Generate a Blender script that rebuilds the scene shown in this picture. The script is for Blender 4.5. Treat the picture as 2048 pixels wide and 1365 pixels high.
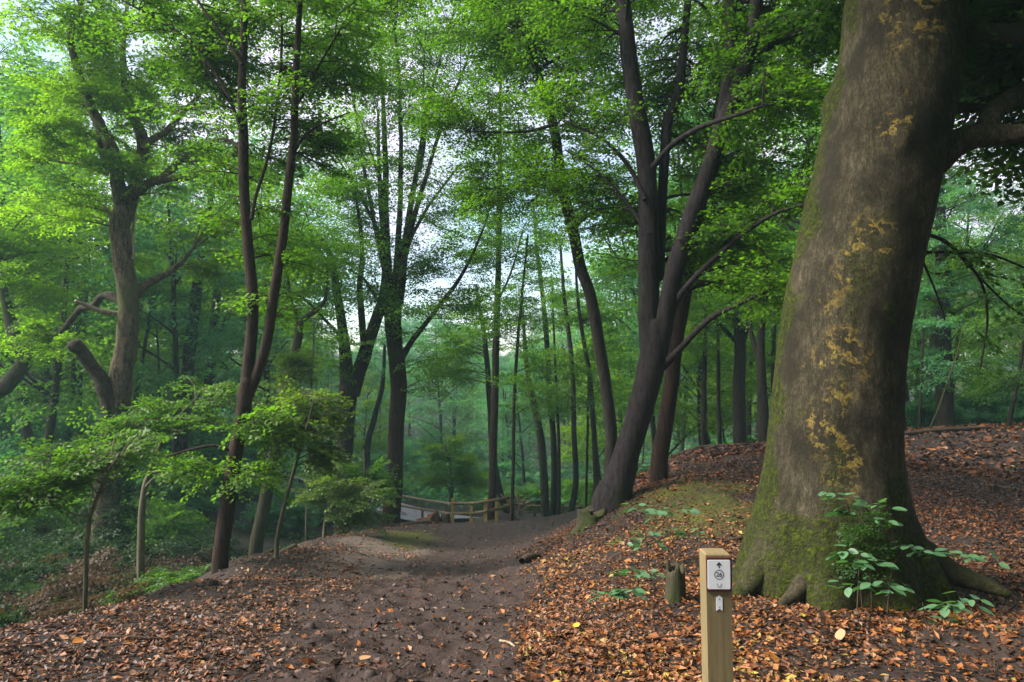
import bpy, math, random
import numpy as np
from mathutils import Vector

random.seed(7)
rng = np.random.default_rng(11)
scene = bpy.context.scene
for o in list(bpy.data.objects):
    bpy.data.objects.remove(o)
COL = scene.collection
R = math.radians

# ------------------------------------------------------------------ camera, sky, sun, exposure
F, CX, CY, HY, CZ = 1490.0, 1024.0, 682.5, 740.0, 1.6
PITCH = math.atan((HY - CY) / F)
cam = bpy.data.cameras.new("camera")
cam.lens = 36.0 * F / 2048.0
cam.sensor_width = 36.0
cam.clip_start = 0.05
cam.clip_end = 2000
cam_o = bpy.data.objects.new("camera", cam)
cam_o.location = (0, 0, CZ)
cam_o.rotation_euler = (math.pi / 2 + PITCH, 0, 0)
COL.objects.link(cam_o)
scene.camera = cam_o

SUN_DIR = Vector((-0.78, -0.10, 0.68)).normalized()      # towards the sun: left, high
SUN_EL = math.asin(SUN_DIR.z)
SUN_AZ = math.atan2(SUN_DIR.x, SUN_DIR.y)
world = bpy.data.worlds.new("World")
scene.world = world
world.use_nodes = True
wt = world.node_tree
wt.nodes.clear()
w_out = wt.nodes.new("ShaderNodeOutputWorld")
w_bg = wt.nodes.new("ShaderNodeBackground")
w_bg.inputs["Strength"].default_value = 0.13
w_sky = wt.nodes.new("ShaderNodeTexSky")
w_sky.sky_type = 'NISHITA'
w_sky.sun_disc = False
w_sky.sun_elevation = SUN_EL
w_sky.sun_rotation = SUN_AZ
w_tc = wt.nodes.new("ShaderNodeTexCoord")
w_n = wt.nodes.new("ShaderNodeTexNoise")
w_n.inputs["Scale"].default_value = 2.2
w_n.inputs["Detail"].default_value = 5
w_r = wt.nodes.new("ShaderNodeValToRGB")
w_r.color_ramp.elements[0].position = 0.36
w_r.color_ramp.elements[1].position = 0.56
w_mix = wt.nodes.new("ShaderNodeMix")
w_mix.data_type = 'RGBA'
w_mix.inputs[7].default_value = (4.5, 4.0, 5.1, 1)          # thin pinkish white cloud
wt.links.new(w_tc.outputs["Generated"], w_n.inputs["Vector"])
wt.links.new(w_n.outputs["Fac"], w_r.inputs["Fac"])
wt.links.new(w_r.outputs["Color"], w_mix.inputs[0])
wt.links.new(w_sky.outputs["Color"], w_mix.inputs[6])
wt.links.new(w_mix.outputs[2], w_bg.inputs["Color"])
wt.links.new(w_bg.outputs["Background"], w_out.inputs["Surface"])

sun = bpy.data.lights.new("sun", 'SUN')
sun.energy = 4.8
sun.angle = R(30)
sun.color = (1.0, 0.93, 0.80)
sun_o = bpy.data.objects.new("sun", sun)
sun_o.rotation_euler = SUN_DIR.to_track_quat('Z', 'Y').to_euler()
sun_o.location = (-20, -10, 40)
COL.objects.link(sun_o)

vs = scene.view_settings
vs.view_transform = 'Standard'
vs.look = 'None'
vs.gamma = 1
vs.use_curve_mapping = False
vs.exposure = 1.3
scene.render.engine = 'CYCLES'
cy = scene.cycles
cy.max_bounces = 7
cy.diffuse_bounces = 4
cy.glossy_bounces = 2
cy.transmission_bounces = 4
cy.volume_bounces = 0
cy.transparent_max_bounces = 4
cy.use_denoising = True
cy.denoiser = "OPENIMAGEDENOISE"
cy.denoising_prefilter = "FAST"
cy.caustics_reflective = False
cy.caustics_refractive = False
cy.sample_clamp_indirect = 6

# ------------------------------------------------------------------ helpers
def W(px, py, d):
    """world point at depth d (metres along the view) for a place measured in the 2048x1365 photograph"""
    xc = (px - CX) / F * d
    yc = -(py - CY) / F * d
    return np.array([xc, d * math.cos(PITCH) - yc * math.sin(PITCH), CZ + d * math.sin(PITCH) + yc * math.cos(PITCH)])

def vnoise(p, seed=0):
    p = np.asarray(p, float)
    i = np.floor(p).astype(np.int64)
    f = p - i
    f = f * f * (3 - 2 * f)
    def h(a, b, c):
        n = (a * 374761393 + b * 668265263 + c * 2147483647 + seed * 974711) & 0xFFFFFFFF
        n = ((n ^ (n >> 13)) * 1274126177) & 0xFFFFFFFF
        n = n ^ (n >> 16)
        return (n & 0xFFFFFF) / float(0xFFFFFF)
    r = 0
    for dx in (0, 1):
        for dy in (0, 1):
            for dz in (0, 1):
                w = (f[:, 0] if dx else 1 - f[:, 0]) * (f[:, 1] if dy else 1 - f[:, 1]) * (f[:, 2] if dz else 1 - f[:, 2])
                r = r + w * h(i[:, 0] + dx, i[:, 1] + dy, i[:, 2] + dz)
    return r * 2 - 1

def fbm(p, oct=3, seed=0):
    p = np.asarray(p, float)
    s, a, r = 1.0, 1.0, 0
    for k in range(oct):
        r = r + a * vnoise(p * s, seed + k * 17)
        s *= 2.03
        a *= 0.5
    return r

def smooth(e0, e1, x):
    t = np.clip((x - e0) / (e1 - e0), 0, 1)
    return t * t * (3 - 2 * t)

class Acc:
    """collects geometry for ONE mesh: verts, quads, triangles, material slots and a per-face tint"""
    def __init__(s):
        s.V, s.Q, s.T, s.qm, s.tm, s.qt, s.tt, s.n = [], [], [], [], [], [], [], 0
    def quads(s, V, Q, m=0, tint=0.5):
        Q = np.asarray(Q, np.int64).reshape(-1, 4)
        s.V.append(np.asarray(V, float)); s.Q.append(Q + s.n)
        s.qm.append(np.full(len(Q), m)); s.qt.append(np.broadcast_to(tint, (len(Q),)))
        s.n += len(V)
    def tris(s, V, T, m=0, tint=0.5):
        T = np.asarray(T, np.int64).reshape(-1, 3)
        s.V.append(np.asarray(V, float)); s.T.append(T + s.n)
        s.tm.append(np.full(len(T), m)); s.tt.append(np.broadcast_to(tint, (len(T),)))
        s.n += len(V)
    def mesh(s, name, mats, smooth_shade=True, offset=(0, 0, 0), attrs=None):
        me = bpy.data.meshes.new(name)
        V = np.concatenate(s.V) - np.asarray(offset)
        Q = np.concatenate(s.Q) if s.Q else np.zeros((0, 4), np.int64)
        T = np.concatenate(s.T) if s.T else np.zeros((0, 3), np.int64)
        me.vertices.add(len(V)); me.vertices.foreach_set("co", V.astype(np.float32).ravel())
        nl = Q.size + T.size
        me.loops.add(nl); me.loops.foreach_set("vertex_index", np.concatenate([Q.ravel(), T.ravel()]).astype(np.int32))
        npoly = len(Q) + len(T)
        me.polygons.add(npoly)
        st = np.concatenate([np.arange(len(Q)) * 4, Q.size + np.arange(len(T)) * 3]).astype(np.int32)
        me.polygons.foreach_set("loop_start", st)
        mi = np.concatenate(s.qm + s.tm).astype(np.int32) if npoly else np.zeros(0, np.int32)
        me.polygons.foreach_set("material_index", mi)
        me.polygons.foreach_set("use_smooth", np.full(npoly, smooth_shade))
        for m in mats:
            me.materials.append(m)
        me.update(calc_edges=True)
        tt = np.concatenate(s.qt + s.tt).astype(np.float32)
        a = me.attributes.new("tint", 'FLOAT', 'FACE'); a.data.foreach_set("value", tt)
        if attrs:
            for k, v in attrs.items():
                a = me.attributes.new(k, 'FLOAT', 'POINT'); a.data.foreach_set("value", np.asarray(v, np.float32))
        return me

def link(name, me, parent=None, loc=(0, 0, 0)):
    o = bpy.data.objects.new(name, me)
    COL.objects.link(o)
    o.location = tuple(float(v) for v in loc)
    if parent:
        o.parent = parent
    return o

def tag(o, label=None, cat=None, group=None, kind=None):
    if label: o["label"] = label
    if cat: o["category"] = cat
    if group: o["group"] = group
    if kind: o["kind"] = kind
    return o

def thing(name, label, cat, loc, group=None, rz=0.0):
    o = bpy.data.objects.new(name, None)
    COL.objects.link(o)
    o.location = tuple(float(v) for v in loc)
    o.rotation_euler = (0, 0, rz)
    o.empty_display_size = 0.2
    return tag(o, label, cat, group)

def copy_thing(root, loc, rz=0.0, scale=(1, 1, 1), label=None, group=None):
    r = root.copy(); COL.objects.link(r)
    r.location = tuple(float(v) for v in loc); r.rotation_euler = (0, 0, rz); r.scale = scale
    if label: r["label"] = label
    if group: r["group"] = group
    for ch in list(root.children):
        c = ch.copy(); COL.objects.link(c); c.parent = r
        for g in list(ch.children):
            d = g.copy(); COL.objects.link(d); d.parent = c
    return r

def resample(P, R_, step):
    """Catmull-Rom through the points; returns points and radii"""
    P = np.asarray(P, float); R_ = np.asarray(R_, float)
    if len(P) < 3:
        n = max(2, int(np.linalg.norm(P[-1] - P[0]) / step) + 1)
        t = np.linspace(0, 1, n)[:, None]
        return P[0] * (1 - t) + P[-1] * t, R_[0] * (1 - t[:, 0]) + R_[-1] * t[:, 0]
    E = np.vstack([2 * P[0] - P[1], P, 2 * P[-1] - P[-2]])
    RR = np.concatenate([[R_[0]], R_, [R_[-1]]])
    out, ro = [], []
    for i in range(1, len(E) - 2):
        n = max(1, int(np.ceil(np.linalg.norm(E[i + 1] - E[i]) / step)))
        t = (np.arange(n) / n)[:, None]
        a, b, c, d = E[i - 1], E[i], E[i + 1], E[i + 2]
        out.append(0.5 * ((2 * b) + (c - a) * t + (2 * a - 5 * b + 4 * c - d) * t ** 2 + (3 * b - a - 3 * c + d) * t ** 3))
        ro.append(RR[i] * (1 - t[:, 0]) + RR[i + 1] * t[:, 0])
    out.append(P[-1:]); ro.append(R_[-1:])
    return np.vstack(out), np.concatenate(ro)

def tube(acc, P, R_, sides=8, m=0, amp=0.0, seed=0, freq=3.0, cap=True, tint=0.5):
    P = np.asarray(P, float); R_ = np.asarray(R_, float)
    n = len(P)
    T = np.gradient(P, axis=0)
    T /= (np.linalg.norm(T, axis=1, keepdims=True) + 1e-9)
    ref = np.array([0.0, 1.0, 0.0]) if abs(T[:, 1]).mean() < 0.75 else np.array([1.0, 0.0, 0.0])
    A = np.cross(T, ref); A /= (np.linalg.norm(A, axis=1, keepdims=True) + 1e-9)
    B = np.cross(T, A)
    th = np.linspace(0, 2 * math.pi, sides, endpoint=False)
    dirs = A[:, None, :] * np.cos(th)[None, :, None] + B[:, None, :] * np.sin(th)[None, :, None]
    rad = np.repeat(R_[:, None], sides, 1)
    if amp > 0:
        base = P[:, None, :] + dirs * R_.mean()
        q = base.reshape(-1, 3).copy(); q[:, 2] *= 0.45
        rad = rad * (1 + amp * fbm(q * freq, 3, seed).reshape(n, sides))
    V = (P[:, None, :] + dirs * rad[:, :, None]).reshape(-1, 3)
    i = np.arange(n - 1)[:, None] * sides
    j = np.arange(sides)[None, :]
    j2 = (j + 1) % sides
    Q = np.stack([i + j, i + j2, i + sides + j2, i + sides + j], -1).reshape(-1, 4)
    if cap:
        V = np.vstack([V, (P[-1] + T[-1] * R_[-1] * 0.3)[None]])
        last = len(V) - 1; r0 = last - sides
        acc.T.append(np.array([[r0 + k, last, r0 + (k + 1) % sides] for k in range(sides)], np.int64) + acc.n)
        acc.tm.append(np.full(sides, m)); acc.tt.append(np.full(sides, float(tint)))
    acc.quads(V, Q[:, ::-1], m, tint)
    return V

# ------------------------------------------------------------------ materials
def new_mat(name):
    m = bpy.data.materials.new(name)
    m.use_nodes = True
    nt = m.node_tree
    b = nt.nodes["Principled BSDF"]
    return m, nt, b

def N(nt, typ, **kw):
    n = nt.nodes.new(typ)
    for k, v in kw.items():
        setattr(n, k, v)
    return n

def ramp(nt, fac, stops, interp='LINEAR'):
    r = N(nt, "ShaderNodeValToRGB")
    e = r.color_ramp.elements
    while len(e) < len(stops):
        e.new(0.5)
    for k, (p, c) in enumerate(stops):
        e[k].position = p
        e[k].color = (*c, 1) if len(c) == 3 else c
    r.color_ramp.interpolation = interp
    nt.links.new(fac, r.inputs["Fac"])
    return r.outputs["Color"]

def mixc(nt, fac, a, b):
    m = N(nt, "ShaderNodeMix", data_type='RGBA')
    for s, v in ((0, fac), (6, a), (7, b)):
        if isinstance(v, (int, float)):
            m.inputs[s].default_value = v
        elif isinstance(v, tuple):
            m.inputs[s].default_value = (*v, 1)
        else:
            nt.links.new(v, m.inputs[s])
    return m.outputs[2]

def noise(nt, scale, detail=4, vec=None, rough=0.6):
    n = N(nt, "ShaderNodeTexNoise")
    n.inputs["Scale"].default_value = scale
    n.inputs["Detail"].default_value = detail
    n.inputs["Roughness"].default_value = rough
    if vec is not None:
        nt.links.new(vec, n.inputs["Vector"])
    return n.outputs["Fac"]

def mapped(nt, scale, coord="Object"):
    t = N(nt, "ShaderNodeTexCoord")
    mp = N(nt, "ShaderNodeMapping")
    mp.inputs["Scale"].default_value = scale
    nt.links.new(t.outputs[coord], mp.inputs["Vector"])
    return mp.outputs["Vector"]

def attr(nt, name):
    a = N(nt, "ShaderNodeAttribute", attribute_name=name)
    return a.outputs["Fac"]

def math_n(nt, op, a, b=0.0, clamp=False):
    n = N(nt, "ShaderNodeMath", operation=op, use_clamp=clamp)
    for s, v in ((0, a), (1, b)):
        if isinstance(v, (int, float)):
            n.inputs[s].default_value = v
        else:
            nt.links.new(v, n.inputs[s])
    return n.outputs[0]

def bump(nt, b, height, strength, dist):
    bp = N(nt, "ShaderNodeBump")
    bp.inputs["Strength"].default_value = strength
    bp.inputs["Distance"].default_value = dist
    nt.links.new(height, bp.inputs["Height"])
    nt.links.new(bp.outputs["Normal"], b.inputs["Normal"])

def bark(name, c0, c1, moss=0.25, mosscol=(0.032, 0.046, 0.010), stretch=(9, 9, 1.6), bdist=0.02, rough=0.9):
    m, nt, b = new_mat(name)
    v = mapped(nt, stretch)
    f = noise(nt, 2.2, 6, v, 0.7)
    vf = mapped(nt, tuple(k * 5 for k in stretch)); ff = noise(nt, 2.0, 5, vf, 0.75)
    f = math_n(nt, 'ADD', math_n(nt, 'MULTIPLY', f, 0.6), math_n(nt, 'MULTIPLY', ff, 0.4))
    c = ramp(nt, f, [(0.41, c0), (0.59, c1)])
    v2 = mapped(nt, (1.3, 1.3, 0.7))
    g = noise(nt, 1.4, 5, v2)
    gm = ramp(nt, g, [(0.62 - moss * 0.4, (0, 0, 0)), (0.74 - moss * 0.25, (1, 1, 1))])
    c = mixc(nt, gm, c, mosscol)
    nt.links.new(c, b.inputs["Base Color"])
    b.inputs["Roughness"].default_value = rough
    b.inputs["Specular IOR Level"].default_value = 0.25
    bump(nt, b, f, 0.9, bdist)
    return m

def leafmat(name, dark, light, trans=0.56, gloss=0.02, tr=2.1):
    m, nt, b = new_mat(name)
    nt.nodes.remove(b)
    out = nt.nodes["Material Output"]
    t = attr(nt, "tint")
    geo = N(nt, "ShaderNodeNewGeometry")
    n = noise(nt, 0.35, 3, geo.outputs["Position"])
    f = math_n(nt, 'ADD', math_n(nt, 'MULTIPLY', t, 0.7), math_n(nt, 'MULTIPLY', math_n(nt, 'SUBTRACT', n, 0.35), 0.9), True)
    c = mixc(nt, f, dark, light)
    di = N(nt, "ShaderNodeBsdfDiffuse")
    nt.links.new(c, di.inputs["Color"])
    tl = N(nt, "ShaderNodeBsdfTranslucent")
    tc = mixc(nt, f, tuple(v * k for v, k in zip(dark, (tr * 1.15, tr * 1.2, tr * 0.5))), tuple(v * k for v, k in zip(light, (tr * 1.15, tr * 1.2, tr * 0.5))))
    nt.links.new(tc, tl.inputs["Color"])
    mx = N(nt, "ShaderNodeMixShader"); mx.inputs[0].default_value = trans
    nt.links.new(di.outputs[0], mx.inputs[1]); nt.links.new(tl.outputs[0], mx.inputs[2])
    gl = N(nt, "ShaderNodeBsdfGlossy"); gl.inputs["Roughness"].default_value = 0.5
    m2 = N(nt, "ShaderNodeMixShader"); m2.inputs[0].default_value = gloss
    nt.links.new(mx.outputs[0], m2.inputs[1]); nt.links.new(gl.outputs[0], m2.inputs[2])
    nt.links.new(m2.outputs[0], out.inputs["Surface"])
    return m

M = {}
M['beech'] = bark("smooth_beech_bark", (0.008, 0.0062, 0.007), (0.033, 0.026, 0.028), 0.08)
M['brownbark'] = bark("brown_bark", (0.010, 0.006, 0.005), (0.050, 0.027, 0.019), 0.10)
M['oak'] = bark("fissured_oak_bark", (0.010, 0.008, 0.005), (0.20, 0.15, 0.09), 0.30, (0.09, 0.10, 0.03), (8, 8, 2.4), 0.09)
M['oakdark'] = bark('shaded_oak_bark', (0.010, 0.008, 0.006), (0.085, 0.060, 0.040), 0.3, (0.03, 0.04, 0.012), (8, 8, 4), 0.09)  # darker copy of the oak bark, shade put into its colour
M['thin'] = bark("slender_trunk_bark", (0.008, 0.007, 0.006), (0.034, 0.027, 0.022), 0.2)
M['mossbark'] = bark("mossy_bark", (0.025, 0.02, 0.015), (0.075, 0.058, 0.04), 0.55)
M['palewood'] = bark("bleached_dead_wood", (0.20, 0.15, 0.10), (0.42, 0.33, 0.24), 0.0)
M['sapbark'] = bark("sapling_bark", (0.07, 0.065, 0.04), (0.15, 0.135, 0.085), 0.3)
M['stumpwood'] = bark("rotten_stump_wood", (0.035, 0.017, 0.010), (0.17, 0.075, 0.035), 0.1)
M['stick'] = bark("fallen_stick_bark", (0.03, 0.02, 0.015), (0.10, 0.07, 0.05), 0.0)
M['rail'] = bark("weathered_rail_wood", (0.09, 0.062, 0.034), (0.27, 0.19, 0.10), 0.1)
M['fencepost'] = bark("yellowish_post_wood", (0.26, 0.17, 0.055), (0.46, 0.32, 0.12), 0.0)
M['leaf_mid'] = leafmat("beech_leaf", (0.028, 0.082, 0.008), (0.105, 0.225, 0.014))
M['leaf_bright'] = leafmat("sunlit_green_leaf", (0.050, 0.125, 0.008), (0.16, 0.29, 0.014))  # sunlight put into the colour as a brighter, yellower green
M['leaf_dark'] = leafmat("dark_green_leaf", (0.018, 0.05, 0.012), (0.05, 0.115, 0.018), 0.42)
M['leaf_hazed'] = leafmat("haze_tinted_leaf", (0.028, 0.105, 0.046), (0.09, 0.25, 0.125), 0.5, 0.03)  # teal of the distant haze put into the leaf colour
M['leaf_pale'] = leafmat("pale_green_leaf", (0.05, 0.105, 0.02), (0.12, 0.19, 0.036), 0.42, 0.03)
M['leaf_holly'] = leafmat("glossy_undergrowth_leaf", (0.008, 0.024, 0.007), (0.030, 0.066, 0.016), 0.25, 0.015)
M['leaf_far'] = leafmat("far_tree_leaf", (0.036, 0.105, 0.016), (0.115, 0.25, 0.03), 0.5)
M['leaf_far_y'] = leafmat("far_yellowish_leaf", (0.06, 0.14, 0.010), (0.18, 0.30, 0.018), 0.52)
M['leaf_seed'] = leafmat("seedling_leaf", (0.04, 0.125, 0.05), (0.10, 0.24, 0.10), 0.3, 0.10)
M['leaf_dapple'] = leafmat('sapling_leaf', (0.028, 0.080, 0.014), (0.095, 0.20, 0.022), 0.45, 0.03)
M['leaf_brown'] = leafmat("withered_bramble_leaf", (0.032, 0.022, 0.014), (0.085, 0.050, 0.032), 0.3)

# ------------------------------------------------------------------ terrain height field (thin plate spline through measured points)
CP = [(950,1365,3.7),(600,1365,3.7),(1040,1365,3.7),(0,1365,3.7),(300,1365,3.7),(900,1215,6),(1060,1215,6),(930,1130,10),(1075,1130,9.5),
 (950,1083,15),(1060,1080,14.5),(980,1048,22),(1070,1046,22),(1090,1034,31),(930,1048,26),(1000,1046,26),(1150,1036,30),
 (0,1262,4.6),(200,1215,5.7),(300,1290,4.5),(440,1142,9),(600,1090,13),(740,1062,18),(860,1052,20),(600,1160,8.5),(450,1220,6),(750,1110,11.5),
 (-500,1360,4.2),(0,1335,5.6),(100,1240,5.1),(100,1300,6.2),(200,1265,7.0),(320,1182,7.2),(330,1218,8.6),(520,1112,10.8),(500,1150,12.5),(670,1074,15.5),(650,1100,18.5),(0,1390,7.5),(-300,1340,7),(400,1190,12),(560,1125,16),(700,1090,23),(200,1180,15),(0,1150,14),(450,1090,20),(600,1050,26),(760,1035,30),(850,1016,34),
 (60,1030,22),(300,960,28),(550,960,32),(700,985,38),(100,900,38),(500,890,48),(800,960,55),(950,940,70),(0,800,80),(400,790,80),(900,850,100),(1100,850,100),(700,800,110),(950,745,170),(300,700,170),(1500,720,170),(-400,800,60),(-600,1000,25),
 (1190,1024,27),(1250,1016,24),(1130,1042,24),(1185,1034,17),(850,1128,10),(800,1152,8.7),(960,1106,12.5),(850,1097,13.4),(1050,1102,12),(1350,935,22),(1500,920,26),(1200,1000,45),(1500,900,50),(1700,880,45),(2100,850,50),(2600,800,60),(1500,850,90),(2000,800,90),
 (1150,1365,3.7),(1400,1365,3.7),(1700,1365,3.6),(2048,1365,3.6),(2600,1365,3.6),(1100,1250,5.1),(1200,1150,6.6),(1300,1060,8),(1185,1045,9),(1145,1062,9.5),(1240,1000,9.4),(1420,1012,8.5),(1500,1120,6.3),(1670,1190,5.4),(1900,1172,5.6),(2048,1100,7),(2048,1000,10),(1900,940,13),(1340,920,14),(1430,908,15),(1530,900,16),(1800,868,20),(2048,848,23),(2500,840,23),(1320,960,11),(1400,1200,5),(1250,1250,4.6),(1780,905,16)]
cp = np.array([W(*c) for c in CP])
extra = np.array([(0,0,0.05),(-3,0,-0.1),(3,0,0.08),(0,-8,0.4),(9,-8,0.6),(-9,-8,-1.2),(-9,0,-1.6),(12,2,0.1),(30,15,-0.2),(-30,-5,-3.5),(30,-15,0.6),(0,-30,1.0),(90,40,-3),(-90,30,-1),(-60,110,4),(80,120,-1),(0,250,5),(-160,200,8),(160,200,4)], float)
cp = np.vstack([cp, extra])
def tps(r2):
    return 0.5 * r2 * np.log(r2 + 1e-9)
_k = tps(((cp[:, None, :2] - cp[None, :, :2]) ** 2).sum(-1)) + np.eye(len(cp)) * 0.01
_P = np.column_stack([np.ones(len(cp)), cp[:, :2]])
_A = np.block([[_k, _P], [_P.T, np.zeros((3, 3))]])
_sol = np.linalg.solve(_A, np.concatenate([cp[:, 2], np.zeros(3)]))

def hbase(x, y):
    x = np.asarray(x, float).ravel(); y = np.asarray(y, float).ravel()
    out = np.empty(len(x))
    for s in range(0, len(x), 20000):
        q = np.column_stack([x[s:s + 20000], y[s:s + 20000]])
        d2 = ((q[:, None, :] - cp[None, :, :2]) ** 2).sum(-1)
        out[s:s + 20000] = tps(d2) @ _sol[:len(cp)] + _sol[-3] + q @ _sol[-2:]
    return out

_pd = np.array([2, 3.7, 5, 8, 14, 22, 32])
_pc = np.array([670, 745, 805, 892, 960, 1010, 1060])
_pw = np.array([310, 292, 250, 188, 130, 85, 70])
def path_mask(x, y):
    d = np.clip(y, 2, 60)
    c = (np.interp(d, _pd, _pc) - CX) / F * d
    w = np.interp(d, _pd, _pw) / F * d
    n = fbm(np.column_stack([x * 1.3, y * 1.3, x * 0]), 3, 5) * 0.22
    return smooth(1.12, 0.72, np.abs(x - c) / w + n) * smooth(36, 30, y)

MOSSP = [W(1420, 1012, 8.5), W(1350, 1020, 8.3)]
MOSSQ = W(815, 1080, 14.6)
SANDQ = W(770, 1110, 11.8)
MOUND = W(995, 1046, 26.5)
prng = np.random.default_rng(3)
PITS = np.column_stack([prng.normal(-0.75, 0.75, 260), prng.uniform(3.3, 9.5, 260), prng.uniform(0.05, 0.14, 260), prng.uniform(0.008, 0.035, 260)])

def ground_h(x, y, detail=True):
    x = np.asarray(x, float).ravel(); y = np.asarray(y, float).ravel()
    h = hbase(x, y)
    g = np.exp(-(((x - MOSSP[0][0]) / 0.55) ** 2 + ((y - MOSSP[0][1]) / 0.9) ** 2))
    h = h + 0.10 * g
    g = np.exp(-(((x - MOUND[0]) / 0.75) ** 2 + ((y - MOUND[1]) / 1.0) ** 2))
    h = h + 0.42 * g
    # lumpy spoil in the right front corner
    c = W(2010, 1330, 4.0)
    g = np.exp(-(((x - c[0]) / 0.45) ** 2 + ((y - c[1]) / 0.5) ** 2))
    h = h + g * (0.10 + 0.06 * fbm(np.column_stack([x * 5, y * 5, x * 0]), 2, 9))
    if detail:
        p = np.column_stack([x, y, x * 0])
        near = smooth(40, 12, np.hypot(x, y))
        h = h + (0.014 + 0.028 * smooth(1.5, 3.5, np.abs(x - 0.2))) * fbm(p * 1.1, 3, 2) * near
        pm = path_mask(x, y)
        nn = smooth(30, 8, y)
        mud = fbm(p * 5.5, 3, 31)
        h = h + pm * nn * (0.016 * mud + 0.007 * fbm(p * 17, 2, 33) - 0.016 * np.abs(fbm(p * 2.4, 2, 77)))
        h = h + (1 - pm) * nn * 0.016 * fbm(p * 7, 2, 41)
        sel = (y > 2.5) & (y < 11) & (np.abs(x) < 4)
        if sel.any():
            hx, hy = x[sel], y[sel]
            dd = np.zeros(len(hx))
            for a, b, r, dep in PITS:
                q = ((hx - a) / r) ** 2 + ((hy - b) / (r * 1.7)) ** 2
                k = q < 6
                dd[k] += dep * (-np.exp(-q[k]) + 0.55 * np.exp(-((np.sqrt(q[k]) - 1.35) / 0.35) ** 2))
            h[sel] += dd * pm[sel]
    return h

def gz(x, y):
    return float(ground_h([x], [y])[0])

# ground sheet
def spaced(lo, hi, a, b, step, grow=1.09):
    mid = list(np.arange(a, b, step))
    up, s = [], step
    v = mid[-1]
    while v < hi:
        s *= grow; v += s; up.append(v)
    dn, s = [], step
    v = mid[0]
    while v > lo:
        s *= grow; v -= s; dn.append(v)
    return np.array(dn[::-1] + mid + up)
gx = spaced(-220, 220, -3.6, 4.4, 0.048, 1.08)
gy = spaced(-60, 320, 3.0, 9.5, 0.045, 1.065)
GX, GY = np.meshgrid(gx, gy)
x, y = GX.ravel(), GY.ravel()
z = ground_h(x, y)
nx, ny = len(gx), len(gy)
i = (np.arange(ny - 1)[:, None] * nx + np.arange(nx - 1)[None, :]).ravel()
Qg = np.stack([i, i + 1, i + nx + 1, i + nx], -1)
acc = Acc(); acc.quads(np.column_stack([x, y, z]), Qg)
pm = path_mask(x, y)
def blob(c, rx, ry, amp=0.5, fr=2.0, seed=0):
    return smooth(1.15, 0.55, np.hypot((x - c[0]) / rx, (y - c[1]) / ry) + amp * fbm(np.column_stack([x * fr, y * fr, x * 0]), 3, seed))
moss = np.maximum(np.maximum(blob(MOSSP[0], 0.65, 1.1, 0.5, 2.2, 3), 0.6 * blob(MOSSP[1], 0.6, 0.9, 0.6, 2.0, 4)), blob(MOSSQ, 0.62, 1.8, 0.35, 1.6, 5))
moss = np.maximum(moss, 0.7 * blob(W(1800, 1200, 5.1), 0.45, 0.25, 0.5, 3, 6))
moss = np.maximum(moss, 0.8 * blob(W(960, 1046, 26.4), 0.7, 1.2, 0.3, 1, 7))
sand = np.maximum(blob(SANDQ, 0.75, 3.3, 0.5, 1.0, 8), blob(W(1020, 1047, 23), 1.3, 1.6, 0.4, 1.0, 9)) * (1 - moss)
wild = smooth(0.0, 1.5, -(x - np.interp(y, [3, 5, 9, 13, 18, 26], [(W(-60,1262,4.6)[0]-.6), W(130,1215,5.7)[0], W(410,1142,9)[0], W(580,1090,13)[0], W(720,1062,18)[0], W(800, 1040, 26)[0]])))
wild = np.maximum(wild, smooth(28, 34, y))

gm, nt, b = new_mat("woodland_soil")
v = mapped(nt, (1, 1, 1))
f1 = noise(nt, 14, 8, v, 0.7)
f2 = noise(nt, 2.0, 5, v)
f3 = noise(nt, 55, 4, v, 0.7)
soil = ramp(nt, f1, [(0.3, (0.014, 0.010, 0.009)), (0.7, (0.050, 0.033, 0.027))])
mudc = ramp(nt, f1, [(0.30, (0.016, 0.0098, 0.0088)), (0.70, (0.064, 0.040, 0.034))])
mudc = mixc(nt, math_n(nt, 'MULTIPLY', f2, 0.55), mudc, (0.048, 0.030, 0.026))
sandc = ramp(nt, f1, [(0.25, (0.085, 0.066, 0.056)), (0.75, (0.19, 0.148, 0.125))])
mossc = ramp(nt, f3, [(0.3, (0.035, 0.045, 0.008)), (0.7, (0.115, 0.115, 0.018))])
wildc = ramp(nt, f1, [(0.3, (0.012, 0.012, 0.007)), (0.7, (0.038, 0.034, 0.018))])
c = mixc(nt, attr(nt, "wild"), soil, wildc)
c = mixc(nt, attr(nt, "path"), c, mudc)
c = mixc(nt, math_n(nt, 'MULTIPLY', attr(nt, "sand"), 0.85), c, sandc)
ms = math_n(nt, 'MULTIPLY', attr(nt, "moss"), math_n(nt, 'ADD', f3, 0.45), True)
c = mixc(nt, ms, c, mossc)
nt.links.new(c, b.inputs["Base Color"])
b.inputs["Roughness"].default_value = 0.85
b.inputs["Specular IOR Level"].default_value = 0.3
hsum = math_n(nt, 'ADD', f1, math_n(nt, 'MULTIPLY', f3, 0.5))
bump(nt, b, hsum, 0.9, 0.03)
M['ground'] = gm
ground = link("ground", acc.mesh("ground", [gm], True, attrs=dict(path=pm, moss=moss, sand=sand, wild=wild)))
tag(ground, kind="structure")

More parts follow.
